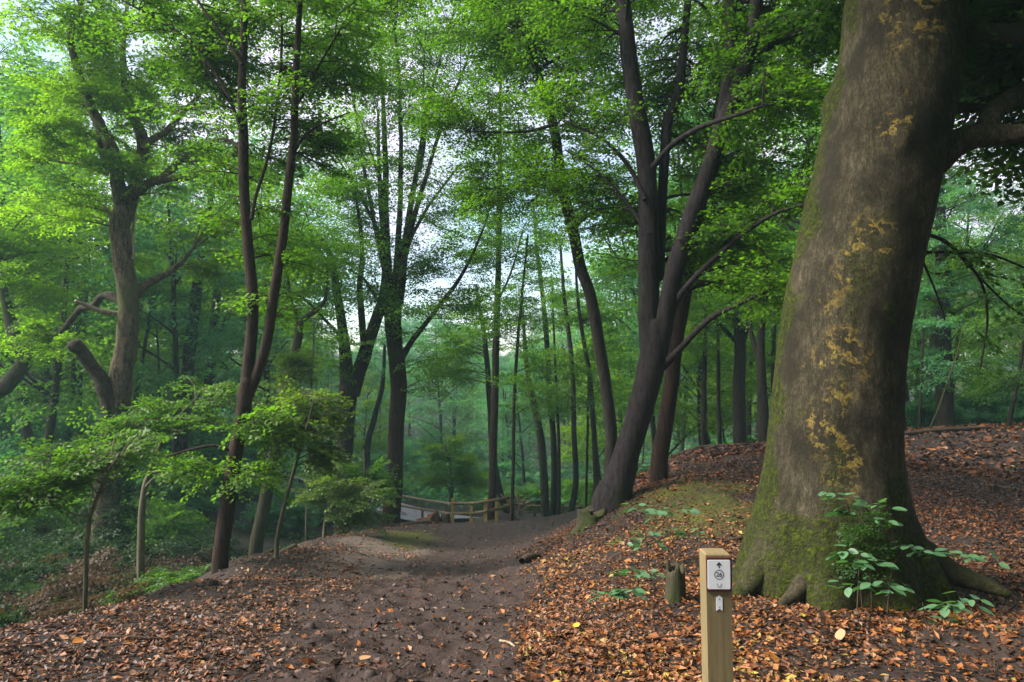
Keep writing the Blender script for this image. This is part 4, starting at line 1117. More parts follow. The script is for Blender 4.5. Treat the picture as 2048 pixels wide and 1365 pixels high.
# ivy and low green cover on the wild slope
n = 34000
rg = np.random.default_rng(91)
yy = 4 + 36 * rg.uniform(0, 1, n) ** 1.3
xx = (rg.uniform(-260, 900, n) - CX) / F * yy
edge = np.interp(yy, [3, 5, 9, 13, 18, 26, 40], [W(-60,1262,4.6)[0]-.5, W(130,1215,5.7)[0], W(410,1142,9)[0], W(580,1090,13)[0], W(720,1062,18)[0], W(800,1040,26)[0], W(860,1000,40)[0]])
dens = fbm(np.column_stack([xx * .7, yy * .7, xx * 0]), 3, 15)
ok = (xx < edge - 0.3) & (dens > -0.12)
xx, yy = xx[ok], yy[ok]
zz = ground_h(xx, yy, True) + rg.uniform(0.02, 0.22, len(xx))
a = Acc()
def scatter_leaves(acc, x, y, z, ln, m, tint, rg, tilt=0.5, curl=0.25, wr=0.33):
    n = len(x)
    yaw = rg.uniform(0, 6.28, n)
    nrm = np.column_stack([rg.normal(0, tilt, n), rg.normal(0, tilt, n), np.ones(n)]); nrm /= np.linalg.norm(nrm, axis=1, keepdims=True)
    ax = np.column_stack([np.cos(yaw), np.sin(yaw), np.zeros(n)]); ax -= nrm * (ax * nrm).sum(1, keepdims=True); ax /= np.linalg.norm(ax, axis=1, keepdims=True)
    sd = np.cross(nrm, ax)
    ln = ln[:, None]; w = ln * wr * rg.uniform(0.45, 1.25, (n, 1)); cu = ln * curl * rg.uniform(-0.6, 1, (n, 1))
    p = np.column_stack([x, y, z])
    b0 = p - ax * ln * .5 + nrm * cu * .5; t0 = p + ax * ln * .5 + nrm * cu * rg.uniform(-1, 1.6, (n, 1)) * .6
    l1 = p - ax * ln * .02 + sd * w + nrm * cu * .55; r1 = p - ax * ln * .02 - sd * w + nrm * cu * .55
    c1 = p + ax * ln * .03
    V = np.stack([b0, l1, c1, r1, t0], 1).reshape(-1, 3)
    B = (np.arange(n) * 5)[:, None]
    acc.V.append(V)
    T = np.concatenate([B + np.array([[0, 2, 1]]), B + np.array([[0, 3, 2]]), B + np.array([[1, 2, 4]]), B + np.array([[2, 3, 4]])])
    acc.T.append(T + acc.n); acc.tm.append(np.full(len(T), m)); acc.tt.append(np.concatenate([tint] * 4))
    acc.n += len(V)
put_sprays(a, np.column_stack([xx, yy, zz])[:520], rg.uniform(0, 6.28, min(520, len(xx))), rg.normal(.1, .3, min(520, len(xx))), rg.uniform(.25, .5, min(520, len(xx))), 0.06, 0, rg, True)
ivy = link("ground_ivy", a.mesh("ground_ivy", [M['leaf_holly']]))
tag(ivy, "low ivy and bramble cover on the shady left slope", None, kind="stuff")

rg = np.random.default_rng(93); n = 3000
yy = 27 + 95 * rg.uniform(0, 1, n) ** 1.5; xx = (rg.uniform(-200, 1700, n) - CX) / F * yy
ok = ~((np.abs(xx - (W(800, 1000, 30)[0])) < 6) & (yy < 36)) & ~((xx > W(900, 1000, 30)[0]) & (yy < 33)) & ~((xx > W(1330, 900, 30)[0]) & (yy < 28))
xx, yy = xx[ok], yy[ok]; n = len(xx)
a = Acc(); put_sprays(a, np.column_stack([xx, yy, ground_h(xx, yy, False) + rg.uniform(0.1, 0.9, n)]), rg.uniform(0, 6.28, n), rg.normal(.15, .25, n), rg.uniform(1.4, 2.5, n), .29, 0, rg, True)
tag(link("valley_undergrowth", a.mesh("valley_undergrowth", [M['leaf_hazed']])), "low green undergrowth covering the valley floor and far slope", None, kind="stuff")

# ------------------------------------------------------------------ leaf litter
m, nt, b = new_mat("fallen_leaf")
t = attr(nt, "tint")
c = ramp(nt, t, [(0.0, (0.030, 0.017, 0.011)), (0.25, (0.085, 0.036, 0.018)), (0.5, (0.20, 0.064, 0.018)), (0.72, (0.40, 0.138, 0.028)), (0.88, (0.32, 0.18, 0.085)), (1.0, (0.40, 0.29, 0.05))])
vv = N(nt, "ShaderNodeNewGeometry")
sp_ = noise(nt, 60, 3, vv.outputs["Position"])
c = mixc(nt, math_n(nt, 'MULTIPLY', sp_, 0.5), c, (0.05, 0.025, 0.014))
nt.links.new(c, b.inputs["Base Color"]); b.inputs["Roughness"].default_value = 0.55; b.inputs["Specular IOR Level"].default_value = 0.4
M['fallen'] = m
def litter(name, label, n, sampler, size, tint_f, seed, lift=0.02):
    rg = np.random.default_rng(seed)
    x, y = sampler(rg, n)
    z = ground_h(x, y) + rg.uniform(0.0, lift, len(x))
    a = Acc()
    ln = size * (0.45 + rg.gamma(3.0, 0.2, len(x)))
    scatter_leaves(a, x, y, z, ln, 0, np.clip(tint_f(rg, x, y), 0, 1), rg, 0.42, 0.45)
    o = link(name, a.mesh(name, [M['fallen']], False))
    tag(o, label, None, kind="stuff")
def samp(pxlo, pxhi, dlo, dhi, pw, keep):
    def f(rg, n):
        y = dlo + (dhi - dlo) * rg.uniform(0, 1, n) ** pw
        x = (rg.uniform(pxlo, pxhi, n) - CX) / F * y
        k = keep(rg, x, y)
        return x[k], y[k]
    return f
def edge_x(y):
    return np.interp(y, [3, 4.6, 5.7, 9, 13, 18, 26], [W(-120,1290,3.6)[0], W(-30,1262,4.6)[0], W(180,1215,5.7)[0], W(425,1142,9)[0], W(600,1090,13)[0], W(735,1062,18)[0], W(850,1046,26)[0]])
def moss_keep(rg, x, y):
    g = np.exp(-(((x - MOSSP[0][0]) / 0.6) ** 2 + ((y - MOSSP[0][1]) / 1.0) ** 2)) + np.exp(-(((x - MOSSQ[0]) / 0.6) ** 2 + ((y - MOSSQ[1]) / 2.0) ** 2))
    return rg.uniform(0, 1, len(x)) > g * 0.92
def keep_right(rg, x, y):
    n = fbm(np.column_stack([x * 1.1, y * 1.1, x * 0]), 3, 61)
    c = np.exp(-(((x - W(1990,1345,4.0)[0]) / .55) ** 2 + ((y - 3.95) / .45) ** 2)) + .8 * np.exp(-(((x - W(1780,1345,3.9)[0]) / .75) ** 2 + ((y - 3.7) / .45) ** 2))
    return (rg.uniform(0, 1, len(x)) > path_mask(x, y) * 0.97) & (rg.uniform(0, 1, len(x)) < 0.75 + n * 0.5) & moss_keep(rg, x, y) & (rg.uniform(0, 1, len(x)) > c * 0.55)
def tint_right(rg, x, y):
    far = smooth(7, 12, y + 0.5 * (x - 2))
    n = fbm(np.column_stack([x * .8, y * .8, x * 0]), 3, 71)
    return np.where(rg.random(len(x)) < .36, rg.normal(.17, .1, len(x)), rg.normal(0.59, 0.17, len(x))) - 0.17 * far + 0.16 * n
litter("leaf_litter", "orange-brown beech leaf litter on the bank right of the path", 128000, samp(1030, 2250, 3.0, 13.5, 1.25, keep_right), 0.033, tint_right, 401, 0.025)
litter("hill_leaf_litter", "dark red-brown leaf litter over the hill behind the huge beech", 24000, samp(1250, 2300, 12, 27, 1.2, keep_right), 0.10, tint_right, 402, 0.03)
def keep_left(rg, x, y):
    n = fbm(np.column_stack([x * 1.4, y * 1.4, x * 0]), 3, 62)
    return (x > edge_x(y) - 0.15) & (rg.uniform(0, 1, len(x)) > path_mask(x, y) * 0.95) & (rg.uniform(0, 1, len(x)) < 0.62 + n * 0.6) & moss_keep(rg, x, y)
litter("leaf_litter", "dull brown leaf litter along the left shoulder of the path", 92000, samp(-250, 1060, 3.0, 22, 1.35, keep_left), 0.034, lambda rg, x, y: np.where(rg.random(len(x)) < 0.10, rg.uniform(.7, .92, len(x)), rg.normal(0.33, 0.18, len(x))), 403, 0.02)
litter("leaf_litter", "sparse trodden leaves on the muddy path", 5200, samp(380, 1130, 3.0, 24, 1.6, lambda rg, x, y: rg.random(len(x)) < 0.8), 0.05, lambda rg, x, y: np.where(rg.random(len(x)) < 0.15, rg.uniform(.6, .9, len(x)), rg.normal(0.22, 0.13, len(x))), 404, 0.006)
litter("leaf_fragments", "dark broken leaf bits and husks between the larger leaves", 15000, samp(-150, 2200, 3.0, 9.5, 1.2, lambda rg, x, y: (x > edge_x(y) - .1) & (rg.random(len(x)) > path_mask(x, y) * .6)), 0.020, lambda rg, x, y: rg.normal(.14, .12, len(x)), 405, 0.03)
# mud crumbs and twigs
rg = np.random.default_rng(95)
n = 5200
y = 3.1 + 19 * rg.uniform(0, 1, n) ** 1.6; x = (rg.uniform(350, 1120, n) - CX) / F * y
k = (rg.random(n) < path_mask(x, y)); x, y = x[k], y[k]
z = ground_h(x, y); r = rg.uniform(0.003, 0.013, len(x)) * (1 + (rg.random(len(x)) < .06) * 1.2)
cube = np.array([[-1,-1,-.6],[1,-1,-.6],[1,1,-.6],[-1,1,-.6],[-.7,-.7,.6],[.7,-.7,.7],[.7,.7,.5],[-.7,.7,.6]])
V = (np.column_stack([x, y, z])[:, None, :] + cube[None] * r[:, None, None] * rg.uniform(.6, 1.4, (len(x), 8, 3))).reshape(-1, 3)
B = (np.arange(len(x)) * 8)[:, None, None]
Q = (B + np.array([[4,5,6,7],[0,1,5,4],[1,2,6,5],[2,3,7,6],[3,0,4,7]])[None]).reshape(-1, 4)
a = Acc(); a.quads(V, Q)
m, nt, b = new_mat("mud_crumb")
nt.links.new(ramp(nt, noise(nt, 30, 4, mapped(nt, (1, 1, 1))), [(.3, (.016, .010, .009)), (.7, (.055, .035, .030))]), b.inputs["Base Color"]); b.inputs["Roughness"].default_value = .85
tag(link("mud_crumbs", a.mesh("mud_crumbs", [m], True)), "crumbs of dark mud on the path", None, kind="stuff")
a = Acc()
for k in range(520):
    yv = 3.1 + 11 * rg.random() ** 1.5; xv = (rg.uniform(-100, 2150) - CX) / F * yv
    if xv < edge_x(yv): continue
    L = rg.uniform(.06, .28); az = rg.uniform(0, 6.28)
    xs = xv + np.cos(az) * np.linspace(-.5, .5, 4) * L; ys = yv + np.sin(az) * np.linspace(-.5, .5, 4) * L
    P = np.column_stack([xs, ys, ground_h(xs, ys) + .012 + rg.uniform(0, .012, 4)])
    tube(a, P, np.linspace(.0035, .0015, 4) * rg.uniform(.6, 1.5), 4)
tag(link("twig_litter", a.mesh("twig_litter", [M['stick']])), "thin twigs scattered over the woodland floor", None, kind="stuff")

# single leaves that stand out
def seed_leaf_mesh(nm, ln, wr, m):
    n = 7
    t = np.linspace(0, 1, n)
    w = ln * wr * np.sin(np.pi * t ** .85) ** .8
    V, Q = [], []
    for k in range(n):
        z_ = -.10 * ln * t[k] ** 2
        V += [(t[k] * ln, w[k], z_ + .10 * w[k]), (t[k] * ln, 0, z_ - .05 * w[k]), (t[k] * ln, -w[k], z_ + .10 * w[k])]
    for k in range(n - 1):
        Q += [[3*k, 3*k+1, 3*k+4, 3*k+3], [3*k+1, 3*k+2, 3*k+5, 3*k+4]]
    a = Acc(); a.quads(np.array(V), np.array(Q)[:, ::-1])
    return a.mesh(nm, [m])
def plain(nm, col, rough=.5):
    m, nt, b = new_mat(nm)
    nt.links.new(mixc(nt, math_n(nt, 'MULTIPLY', noise(nt, 50, 3, mapped(nt, (1, 1, 1))), .5), col, tuple(v * .5 for v in col)), b.inputs["Base Color"])
    b.inputs["Roughness"].default_value = rough
    return m
YEL, ORA, TAN = plain("yellow_leaf", (.55, .40, .03)), plain("orange_leaf", (.52, .20, .035)), plain("tan_leaf", (.42, .24, .12))
one = [seed_leaf_mesh("fallen_leaf", .08, .33, YEL), seed_leaf_mesh("fallen_leaf", .085, .30, ORA), seed_leaf_mesh("fallen_leaf", .075, .40, TAN)]
for (px, py, d, k, s, lab) in [
    (922,1220,5.9,0,.9,"bright yellow leaf alone on the dark mud in the middle of the path"),
    (832,1236,5.5,0,.7,"small yellow leaf on the mud, left of the brightest yellow leaf"),
    (1157,1284,4.6,0,.8,"yellow leaf among orange leaves right of the mud"),
    (1605,1258,4.5,0,.6,"small yellow leaf on dark litter right of the marker post"),
    (1632,1350,3.9,1,.7,"small round orange leaf at the bottom right of the marker post"),
    (1683,1312,4.1,2,1.1,"square tan leaf lying flat on dark litter right of the marker post"),
    (1545,1337,3.9,1,1.2,"large orange leaf close to the foot of the marker post"),
    (1872,1345,3.9,1,.9,"long orange leaf on bare dark soil in the lower right"),
    (1790,1285,4.2,1,.9,"orange-tan leaf beside the bare dark soil, under the wiry seedling"),
    (1925,1283,4.2,1,1.1,"curled orange leaf right of the wiry seedling"),
    (1332,1330,4.0,2,1.0,"pale whitish leaf left of the marker post"),
    (720,1340,3.9,2,1.0,"pale tan leaf on mud at the bottom edge of the path"),
    (165,1310,4.3,1,1.0,"light orange leaf on the brown litter at the lower left")]:
    p = W(px, py, d)
    o = link("fallen_leaf", one[k], None, (p[0], p[1], gz(p[0], p[1]) + .035)); o.scale = (s, s, s); o.rotation_euler = (rg.normal(-.25, .2), rg.normal(0, .25), rg.uniform(0, 6.28))
    tag(o, lab, "leaf")

# ------------------------------------------------------------------ sticks, logs and stumps
def log(name, label, cat, pts, mat, seed, amp=.06, sides=9, on_ground=True, jag=False):
    P, RR = [], []
    for q in pts:
        p = W(q[0], q[1], q[3])
        r = q[2] * .5 / F * q[3]
        if on_ground: p[2] = gz(p[0], p[1]) + r * .7 + .01
        P.append(p); RR.append(r)
    P, RR = resample(P, RR, .08)
    a = Acc(); tube(a, P, RR, sides, 0, amp, seed, 6)
    if jag: pass
    a0 = P[0]
    e = Acc
    o = link(name, a.mesh(name, [M[mat]], True, a0), None, a0)
    return tag(o, label, cat)
log("fallen_log", "long thin fallen log lying along the ridge left of the huge beech", "log", [(1345,921,12,14.2),(1400,914,13,14.5),(1460,907,14,15),(1535,898,15,15.4),(1600,893,14,15.8)], 'mossbark', 1)
log("fallen_log", "dark fallen log along the crest right of the huge beech", "log", [(1780,872,8,19),(1840,868,9,19.4),(1900,866,9,19.8),(1980,862,8,20.4)], 'stick', 2)
log("wood_chunk", "short dark chunk of wood lying on the right edge of the path", "log", [(1044,1150,15,8.3),(1056,1144,19,8.4),(1070,1138,17,8.5),(1079,1133,9,8.6)], 'stick', 3, .15)
log("mossy_log", "mossy log end on the slope below the path shoulder, beside the slim leaning trunk", "log", [(500,1112,18,11.5),(530,1104,18,11.8),(560,1094,17,12.2),(590,1088,14,12.6)], 'mossbark', 4)
log("fallen_stick", "pale bare stick lying among leaves at the right edge of the mud", "stick", [(1000,1292,5,4.55),(1020,1303,5,4.45),(1035,1316,4,4.35)], 'palewood', 5)
log("fallen_stick", "straight brown stick on the leaf litter at the lower left", "stick", [(205,1288,7,4.5),(260,1285,8,4.52),(325,1281,6,4.55)], 'stick', 6)
log("fallen_stick", "thin pale stick on dark litter right of the marker post", "stick", [(1590,1300,4,4.2),(1640,1318,4,4.1),(1668,1332,3,4.0)], 'stick', 7)
log("fallen_stick", "pale twig lying on the hill leaves near the right edge", "stick", [(1960,967,4,11),(2010,970,4,11),(2060,969,3,11)], 'palewood', 8)
log("fallen_stick", "dark stick against the left foot of the huge beech", "stick", [(1445,1082,8,7.0),(1475,1065,10,7.1),(1500,1050,7,7.2)], 'stick', 9)
log("tree_root", "dark surface root running left from the rotten stump", "root", [(860,1058,12,19.5),(820,1060,11,19),(780,1064,9,18.6),(735,1070,6,18)], 'stick', 10)

def stump(name, label, px, d, w, h, seed, mat, jag=.5, lean=0.0):
    p = W(px, 1000, d); x, y = p[0], p[1]; z = gz(x, y)
    root = thing(name, label, "stump", (x, y, z))
    n, m = 26, 9
    rr = np.random.default_rng(seed)
    th = np.linspace(0, 2 * math.pi, n, endpoint=False)
    top = h * (1 - jag * np.clip(.5 + .9 * fbm(np.column_stack([np.cos(th) * 1.3, np.sin(th) * 1.3, th * 0]), 3, seed), 0, 1))
    V = []
    for k in range(m):
        t = k / (m - 1)
        fl = 1 + .45 * (1 - t) ** 2.5 + .14 * np.sin(th * 5 + seed) * (1 - t)
        rad = w * .5 * fl * (1 + .10 * fbm(np.column_stack([np.cos(th) * 2, np.sin(th) * 2, th * 0 + t * 1.5]), 3, seed + 3))
        V.append(np.column_stack([np.cos(th) * rad + lean * t * h, np.sin(th) * rad, -.12 + t * (top + .12)]))
    for f, dz in ((.8, -.03), (.45, -.35), (.05, -.42)):
        q = V[m - 1].copy(); q[:, :2] = (q[:, :2] - np.array([lean * h, 0])) * f + np.array([lean * h, 0]); q[:, 2] = top + dz * h * (.5 + .5 * rr.random(n)); V.append(q)
    M_ = len(V); V = np.vstack(V)
    i = np.arange(M_ - 1)[:, None] * n; j = np.arange(n)[None]
    Q = np.stack([i + j, i + (j + 1) % n, i + n + (j + 1) % n, i + n + j], -1).reshape(-1, 4)
    a = Acc(); a.quads(V, Q)
    link("stump_wood", a.mesh("stump_wood", [M[mat]]), root)
    ra = Acc()
    for k in range(4):
        az = rr.uniform(0, 6.28); L = w * rr.uniform(.7, 1.1); q = np.linspace(.3 * w, L, 6)
        xs, ys = np.cos(az) * q, np.sin(az) * q
        P = np.column_stack([xs, ys, ground_h(xs + x, ys + y) - z + np.linspace(.06, -.01, 6) * w])
        ra = Acc(); tube(ra, P, np.linspace(.14, .04, 6) * w, 8, 0, .1, seed + k)
        link("root", ra.mesh("root", [M[mat]]), root)
    return root
stump("rotten_stump", "broken reddish rotten stump at the crest, left of the rail fence", 862, 20.0, .58, .42, 5, 'stumpwood', .6, -.25)
stump("rotten_stump", "small dark block of stump just right of the broken reddish stump", 891, 20.0, .25, .30, 6, 'stick', .25)
stump("mossy_stump", "thin mossy splintered stump left of the marker post", 1350, 5.05, .12, .27, 7, 'mossbark', .3)
stump("rotten_stump", "small dark stump on the hill leaves near the right edge", 1988, 10.2, .13, .12, 8, 'stick', .4)
stump("mossy_stump", "mossy hummock stump at the foot of the dark forked tree", 1183, 9.1, .34, .17, 9, 'mossbark', .6)
stump("rotten_stump", "dark stump at the base of the huge beech among the seedlings", 1760, 4.95, .12, .14, 10, 'stick', .5)

# ------------------------------------------------------------------ fences
def box_verts(w, dp, h, bev):
    a = []
    for z_, s_ in ((0, 1), (h - bev, 1), (h, 1 - 2 * bev / w)):
        a += [(-w / 2 * s_, -dp / 2 * s_, z_), (w / 2 * s_, -dp / 2 * s_, z_), (w / 2 * s_, dp / 2 * s_, z_), (-w / 2 * s_, dp / 2 * s_, z_)]
    V = np.array(a); Q = [[0, 3, 2, 1], [8, 9, 10, 11]]
    for k in (0, 4):
        for j in range(4): Q.append([k + j, k + (j + 1) % 4, k + 4 + (j + 1) % 4, k + 4 + j])
    return V, Q
def fence(label, posts, rails, post_m, rail_m, pw=.11):
    b0 = W(posts[0][0], posts[0][2], posts[0][3]); b0[2] = gz(b0[0], b0[1])
    root = thing("rail_fence", label, "fence", b0)
    for (px, pt, pb, d) in posts:
        t = W(px, pt, d); zb = min(W(px, pb, d)[2], gz(t[0], t[1])) - .3
        V, Q = box_verts(pw, pw, t[2] - zb, .012)
        V = V + np.array([t[0], t[1], zb])
        a = Acc(); a.quads(V, Q); link("post", a.mesh("post", [M[post_m]], False, b0), root)
    for k, r in enumerate(rails):
        P = [W(q[0], q[1], q[2]) for q in r]; P, RR = resample(P, [.05] * len(P), .3)
        P = P + np.array([0, -pw * .5 - .035, 0])
        a = Acc(); tube(a, P, RR, 7, 0, .12, k + 3, 2); link("rail", a.mesh("rail", [M[rail_m]], True, b0), root)
    return root
fence("low wooden rail fence with yellowish posts at the far end of the path", [(905,998,1048,25),(943,1004,1046,24.6),(971,997,1046,24.4),(993,1000,1044,24.8),(1023,992,1030,26)],
      [[(906,1006,25),(945,1006,24.6),(971,1003,24.4),(1000,998,25),(1036,992,26.4)], [(906,1026,25),(945,1026,24.6),(971,1022,24.4),(1000,1016,25),(1032,1008,26.2)]], 'fencepost', 'rail')
fence("pale handrail fence running left from the yellowish posts beside the valley road", [(800,990,1022,31),(845,1000,1030,28.5),(893,1008,1040,26)],
      [[(795,990,31.5),(845,999,28.5),(904,1008,25.3)], [(795,1010,31.5),(845,1018,28.5),(904,1028,25.3)]], 'rail', 'palewood', .09)
fence("dark distant rail fence across the path end between the slender trunks", [(1042,1006,1030,31.5),(1069,1008,1032,31.5),(1125,1008,1032,31.5),(1160,1008,1030,31.5)],
      [[(1036,1012,31.5),(1069,1012,31.5),(1125,1013,31.5),(1166,1014,31.5)], [(1036,1024,31.5),(1069,1024,31.5),(1125,1025,31.5),(1166,1025,31.5)]], 'rail', 'rail', .10)
# dead brushwood at the end of the fence
bp = W(1034, 1012, 26); bp[2] = gz(bp[0], bp[1])
a = Acc(); rg = np.random.default_rng(8)
for k in range(30):
    c = bp + np.array([rg.normal(0, .12), rg.normal(0, .2), rg.uniform(.1, .65)]); dr = rg.normal(0, 1, 3); dr /= np.linalg.norm(dr); L = rg.uniform(.15, .4)
    tube(a, np.array([c - dr * L, c + rg.normal(0, .05, 3), c + dr * L]), [.03, .025, .012], 5)
tag(link("brushwood_pile", a.mesh("brushwood_pile", [M['palewood']], True, bp), None, bp), "tangle of dead brushwood against the right end of the rail fence", "brushwood")

# pale road in the valley behind the handrail
road_pts = np.array([W(560,990,40), W(640,992,36), W(720,1000,33.5), W(800,1014,31.5), W(860,1022,30.2), W(905,1034,28.5)])
P, _r = resample(road_pts, np.ones(6), .35)
T = np.gradient(P, axis=0); nrm = np.column_stack([-T[:, 1], T[:, 0]]); nrm /= np.linalg.norm(nrm, axis=1, keepdims=True)
rows = []
for q in np.linspace(-1.4, 1.4, 9):
    xy = P[:, :2] + nrm * q; rows.append(np.column_stack([xy, ground_h(xy[:, 0], xy[:, 1]) + .16 - .03 * abs(q)]))
V = np.stack(rows, 1).reshape(-1, 3); n = 9
i = np.arange(len(P) - 1)[:, None] * n; j = np.arange(8)[None]
a = Acc(); a.quads(V, np.stack([i + j, i + j + 1, i + n + j + 1, i + n + j], -1).reshape(-1, 4)[:, ::-1])
m, nt, b = new_mat("pale_gravel"); nt.links.new(ramp(nt, noise(nt, 5, 6, mapped(nt, (1, 1, 1))), [(.3, (.20, .19, .20)), (.7, (.40, .39, .42))]), b.inputs["Base Color"]); b.inputs["Roughness"].default_value = .9
tag(link("road", a.mesh("road", [m])), kind="structure")

# ------------------------------------------------------------------ marker post with its signs
PD = 3.0
ptop = W(1436, 1108, PD)
pz = gz(ptop[0], ptop[1] + .05)
post = thing("marker_post", "square wooden waymarker post with a numbered white sign and a small white arrow", "post", (ptop[0], ptop[1] + .05, pz))
PWID = .1005; PH = ptop[2] - pz
m, nt, b = new_mat("post_wood")
v = mapped(nt, (30, 30, 1.5)); f = noise(nt, 2, 6, v, .7)
c = ramp(nt, f, [(.28, (.145, .105, .048)), (.72, (.235, .18, .085))])
g = noise(nt, 3.5, 5, mapped(nt, (1, 1, .5)))
c = mixc(nt, ramp(nt, g, [(.42, (0, 0, 0)), (.7, (.75, .75, .75))]), c, (.10, .095, .035))
nt.links.new(c, b.inputs["Base Color"]); b.inputs["Roughness"].default_value = .8; bump(nt, b, f, .5, .006)
M['post'] = m
V, Q = box_verts(PWID, PWID, PH + .3, .006); V = V + np.array([0, 0, -.3])
V[:, 0] += (PH - V[:, 2]) * .012
a = Acc(); a.quads(V, Q); link("post_shaft", a.mesh("post_shaft", [m], False), post)
def flat_mat(nm, col, rough=.4):
    m, nt, b = new_mat(nm)
    nt.links.new(mixc(nt, math_n(nt, 'MULTIPLY', noise(nt, 40, 4, mapped(nt, (1, 1, 1))), .18), col, tuple(v * .6 for v in col)), b.inputs["Base Color"])
    b.inputs["Roughness"].default_value = rough
    return m
MW, MB, MK = flat_mat("white_enamel", (.78, .80, .84)), flat_mat("dark_red_backing", (.075, .020, .018)), flat_mat("black_print", (.035, .03, .045))
pxm = PD / F                                # metres per pixel at the post's face
def local(px, py): return ((px - 1436) * pxm, PH - (py - 1108) * pxm)
def lean_x(z): return (PH - z) * .012
def plate(name, x0, z0, x1, z1, th, y, mat, rad, parent):
    pts = []
    for (cx_, cz_, a0) in ((x1 - rad, z1 - rad, 0), (x0 + rad, z1 - rad, 90), (x0 + rad, z0 + rad, 180), (x1 - rad, z0 + rad, 270)):
        for k in range(5):
            t = R(a0 + 22.5 * k); pts.append((cx_ + rad * math.cos(t), cz_ + rad * math.sin(t)))
    return prism(name, pts, th, y, mat, parent)
def prism(name, pts, th, y, mat, parent):
    import bmesh
    bm = bmesh.new()
    f = [bm.verts.new((p[0], y, p[1])) for p in pts]; k = [bm.verts.new((p[0], y + th, p[1])) for p in pts]
    bm.faces.new(f); bm.faces.new(k[::-1]); n = len(pts)
    for i in range(n): bm.faces.new((f[(i + 1) % n], f[i], k[i], k[(i + 1) % n]))
    bmesh.ops.recalc_face_normals(bm, faces=bm.faces)
    bmesh.ops.triangulate(bm, faces=[q for q in bm.faces if len(q.verts) > 4])
    me = bpy.data.meshes.new(name); bm.to_mesh(me); bm.free(); me.materials.append(mat)
    return link(name, me, parent)
yf = -PWID / 2
x0, z1 = local(1412, 1114.5); x1, z0 = local(1462, 1182); x1 = min(x1, PWID / 2 - .0005 + .004)
board = plate("sign_board", x0, z0, x1, z1, .012, yf - .010, MB, .002, post)
x0, z1 = local(1413.6, 1119); x1, z0 = local(1458, 1176)
panel = plate("sign_panel", x0, z0, x1, z1, .004, yf - .0135, MW, .004, post)
cxs = (x0 + x1) / 2; zc = local(0, 1147.5)[1]
ring_o, ring_i = 9.6 * pxm, 8.3 * pxm
import bmesh
bm = bmesh.new(); n = 40
vo_ = [bm.verts.new((cxs + ring_o * math.cos(t), yf - .0145, zc + ring_o * math.sin(t))) for t in np.linspace(0, 2 * math.pi, n, endpoint=False)]
vi_ = [bm.verts.new((cxs + ring_i * math.cos(t), yf - .0145, zc + ring_i * math.sin(t))) for t in np.linspace(0, 2 * math.pi, n, endpoint=False)]
for k in range(n): bm.faces.new((vo_[k], vo_[(k + 1) % n], vi_[(k + 1) % n], vi_[k]))
me = bpy.data.meshes.new("ring"); bm.to_mesh(me); bm.free(); me.materials.append(MK); link("ring", me, panel)
cu = bpy.data.curves.new("number", 'FONT'); cu.body = "26"; cu.size = 12.5 * pxm; cu.align_x = 'CENTER'; cu.align_y = 'CENTER'; cu.offset = 0.0004
tmp = bpy.data.objects.new("number", cu); COL.objects.link(tmp)
bpy.context.view_layer.update()
me = bpy.data.meshes.new_from_object(tmp.evaluated_get(bpy.context.evaluated_depsgraph_get()))
bpy.data.objects.remove(tmp)
me.materials.clear(); me.materials.append(MK)
o = link("number", me, panel, (cxs, yf - .0147, zc)); o.rotation_euler = (math.pi / 2, 0, 0)
# arrow pointing up: shaft and two barbs
za, zb_ = local(0, 1122.5)[1], local(0, 1134.5)[1]; w = .9 * pxm
prism("arrow", [(cxs - w, zb_), (cxs + w, zb_), (cxs + w, za - 5 * pxm), (cxs + 4.6 * pxm, za - 7.2 * pxm), (cxs + 5.4 * pxm, za - 5.6 * pxm), (cxs, za), (cxs - 5.4 * pxm, za - 5.6 * pxm), (cxs - 4.6 * pxm, za - 7.2 * pxm), (cxs - w, za - 5 * pxm)], .001, yf - .0146, MK, panel)
# small cup shaped mark under the number
zk = local(0, 1168)[1]; u_ = pxm
prism("badge", [(cxs - 3.6*u_, zk + 3*u_), (cxs - 4.6*u_, zk + 3.2*u_), (cxs - 3.6*u_, zk - 2.5*u_), (cxs - 1.5*u_, zk - 4*u_), (cxs + 1.5*u_, zk - 4*u_), (cxs + 3.6*u_, zk - 2.5*u_), (cxs + 4.6*u_, zk + 3.2*u_), (cxs + 3.6*u_, zk + 3*u_), (cxs + 2.8*u_, zk - 2*u_), (cxs + 1.2*u_, zk - 3*u_), (cxs - 1.2*u_, zk - 3*u_), (cxs - 2.8*u_, zk - 2*u_)], .001, yf - .0146, flat_mat("grey_print", (.16, .15, .18)), panel)
# white arrow tag below
xa = local(1436.8, 0)[0] + .0012; zt, zb2 = local(0, 1190)[1], local(0, 1220)[1]; hw = 6 * pxm
tagp = prism("arrow_tag", [(xa - hw, zb2), (xa - hw, zt - 5 * pxm), (xa - hw - .9*pxm, zt - 5.2 * pxm), (xa, zt), (xa + hw + .9*pxm, zt - 5.2 * pxm), (xa + hw, zt - 5 * pxm), (xa + hw, zb2), (xa, zb2 + 4 * pxm)], .003, yf - .0035, MW, post)
for zz_ in (zt - 7.5 * pxm, zb2 + 6.5 * pxm):
    prism("screw", [(xa + 1.1 * pxm * math.cos(t), zz_ + 1.1 * pxm * math.sin(t)) for t in np.linspace(0, 2 * math.pi, 10, endpoint=False)], .0015, yf - .0045, MK, tagp)

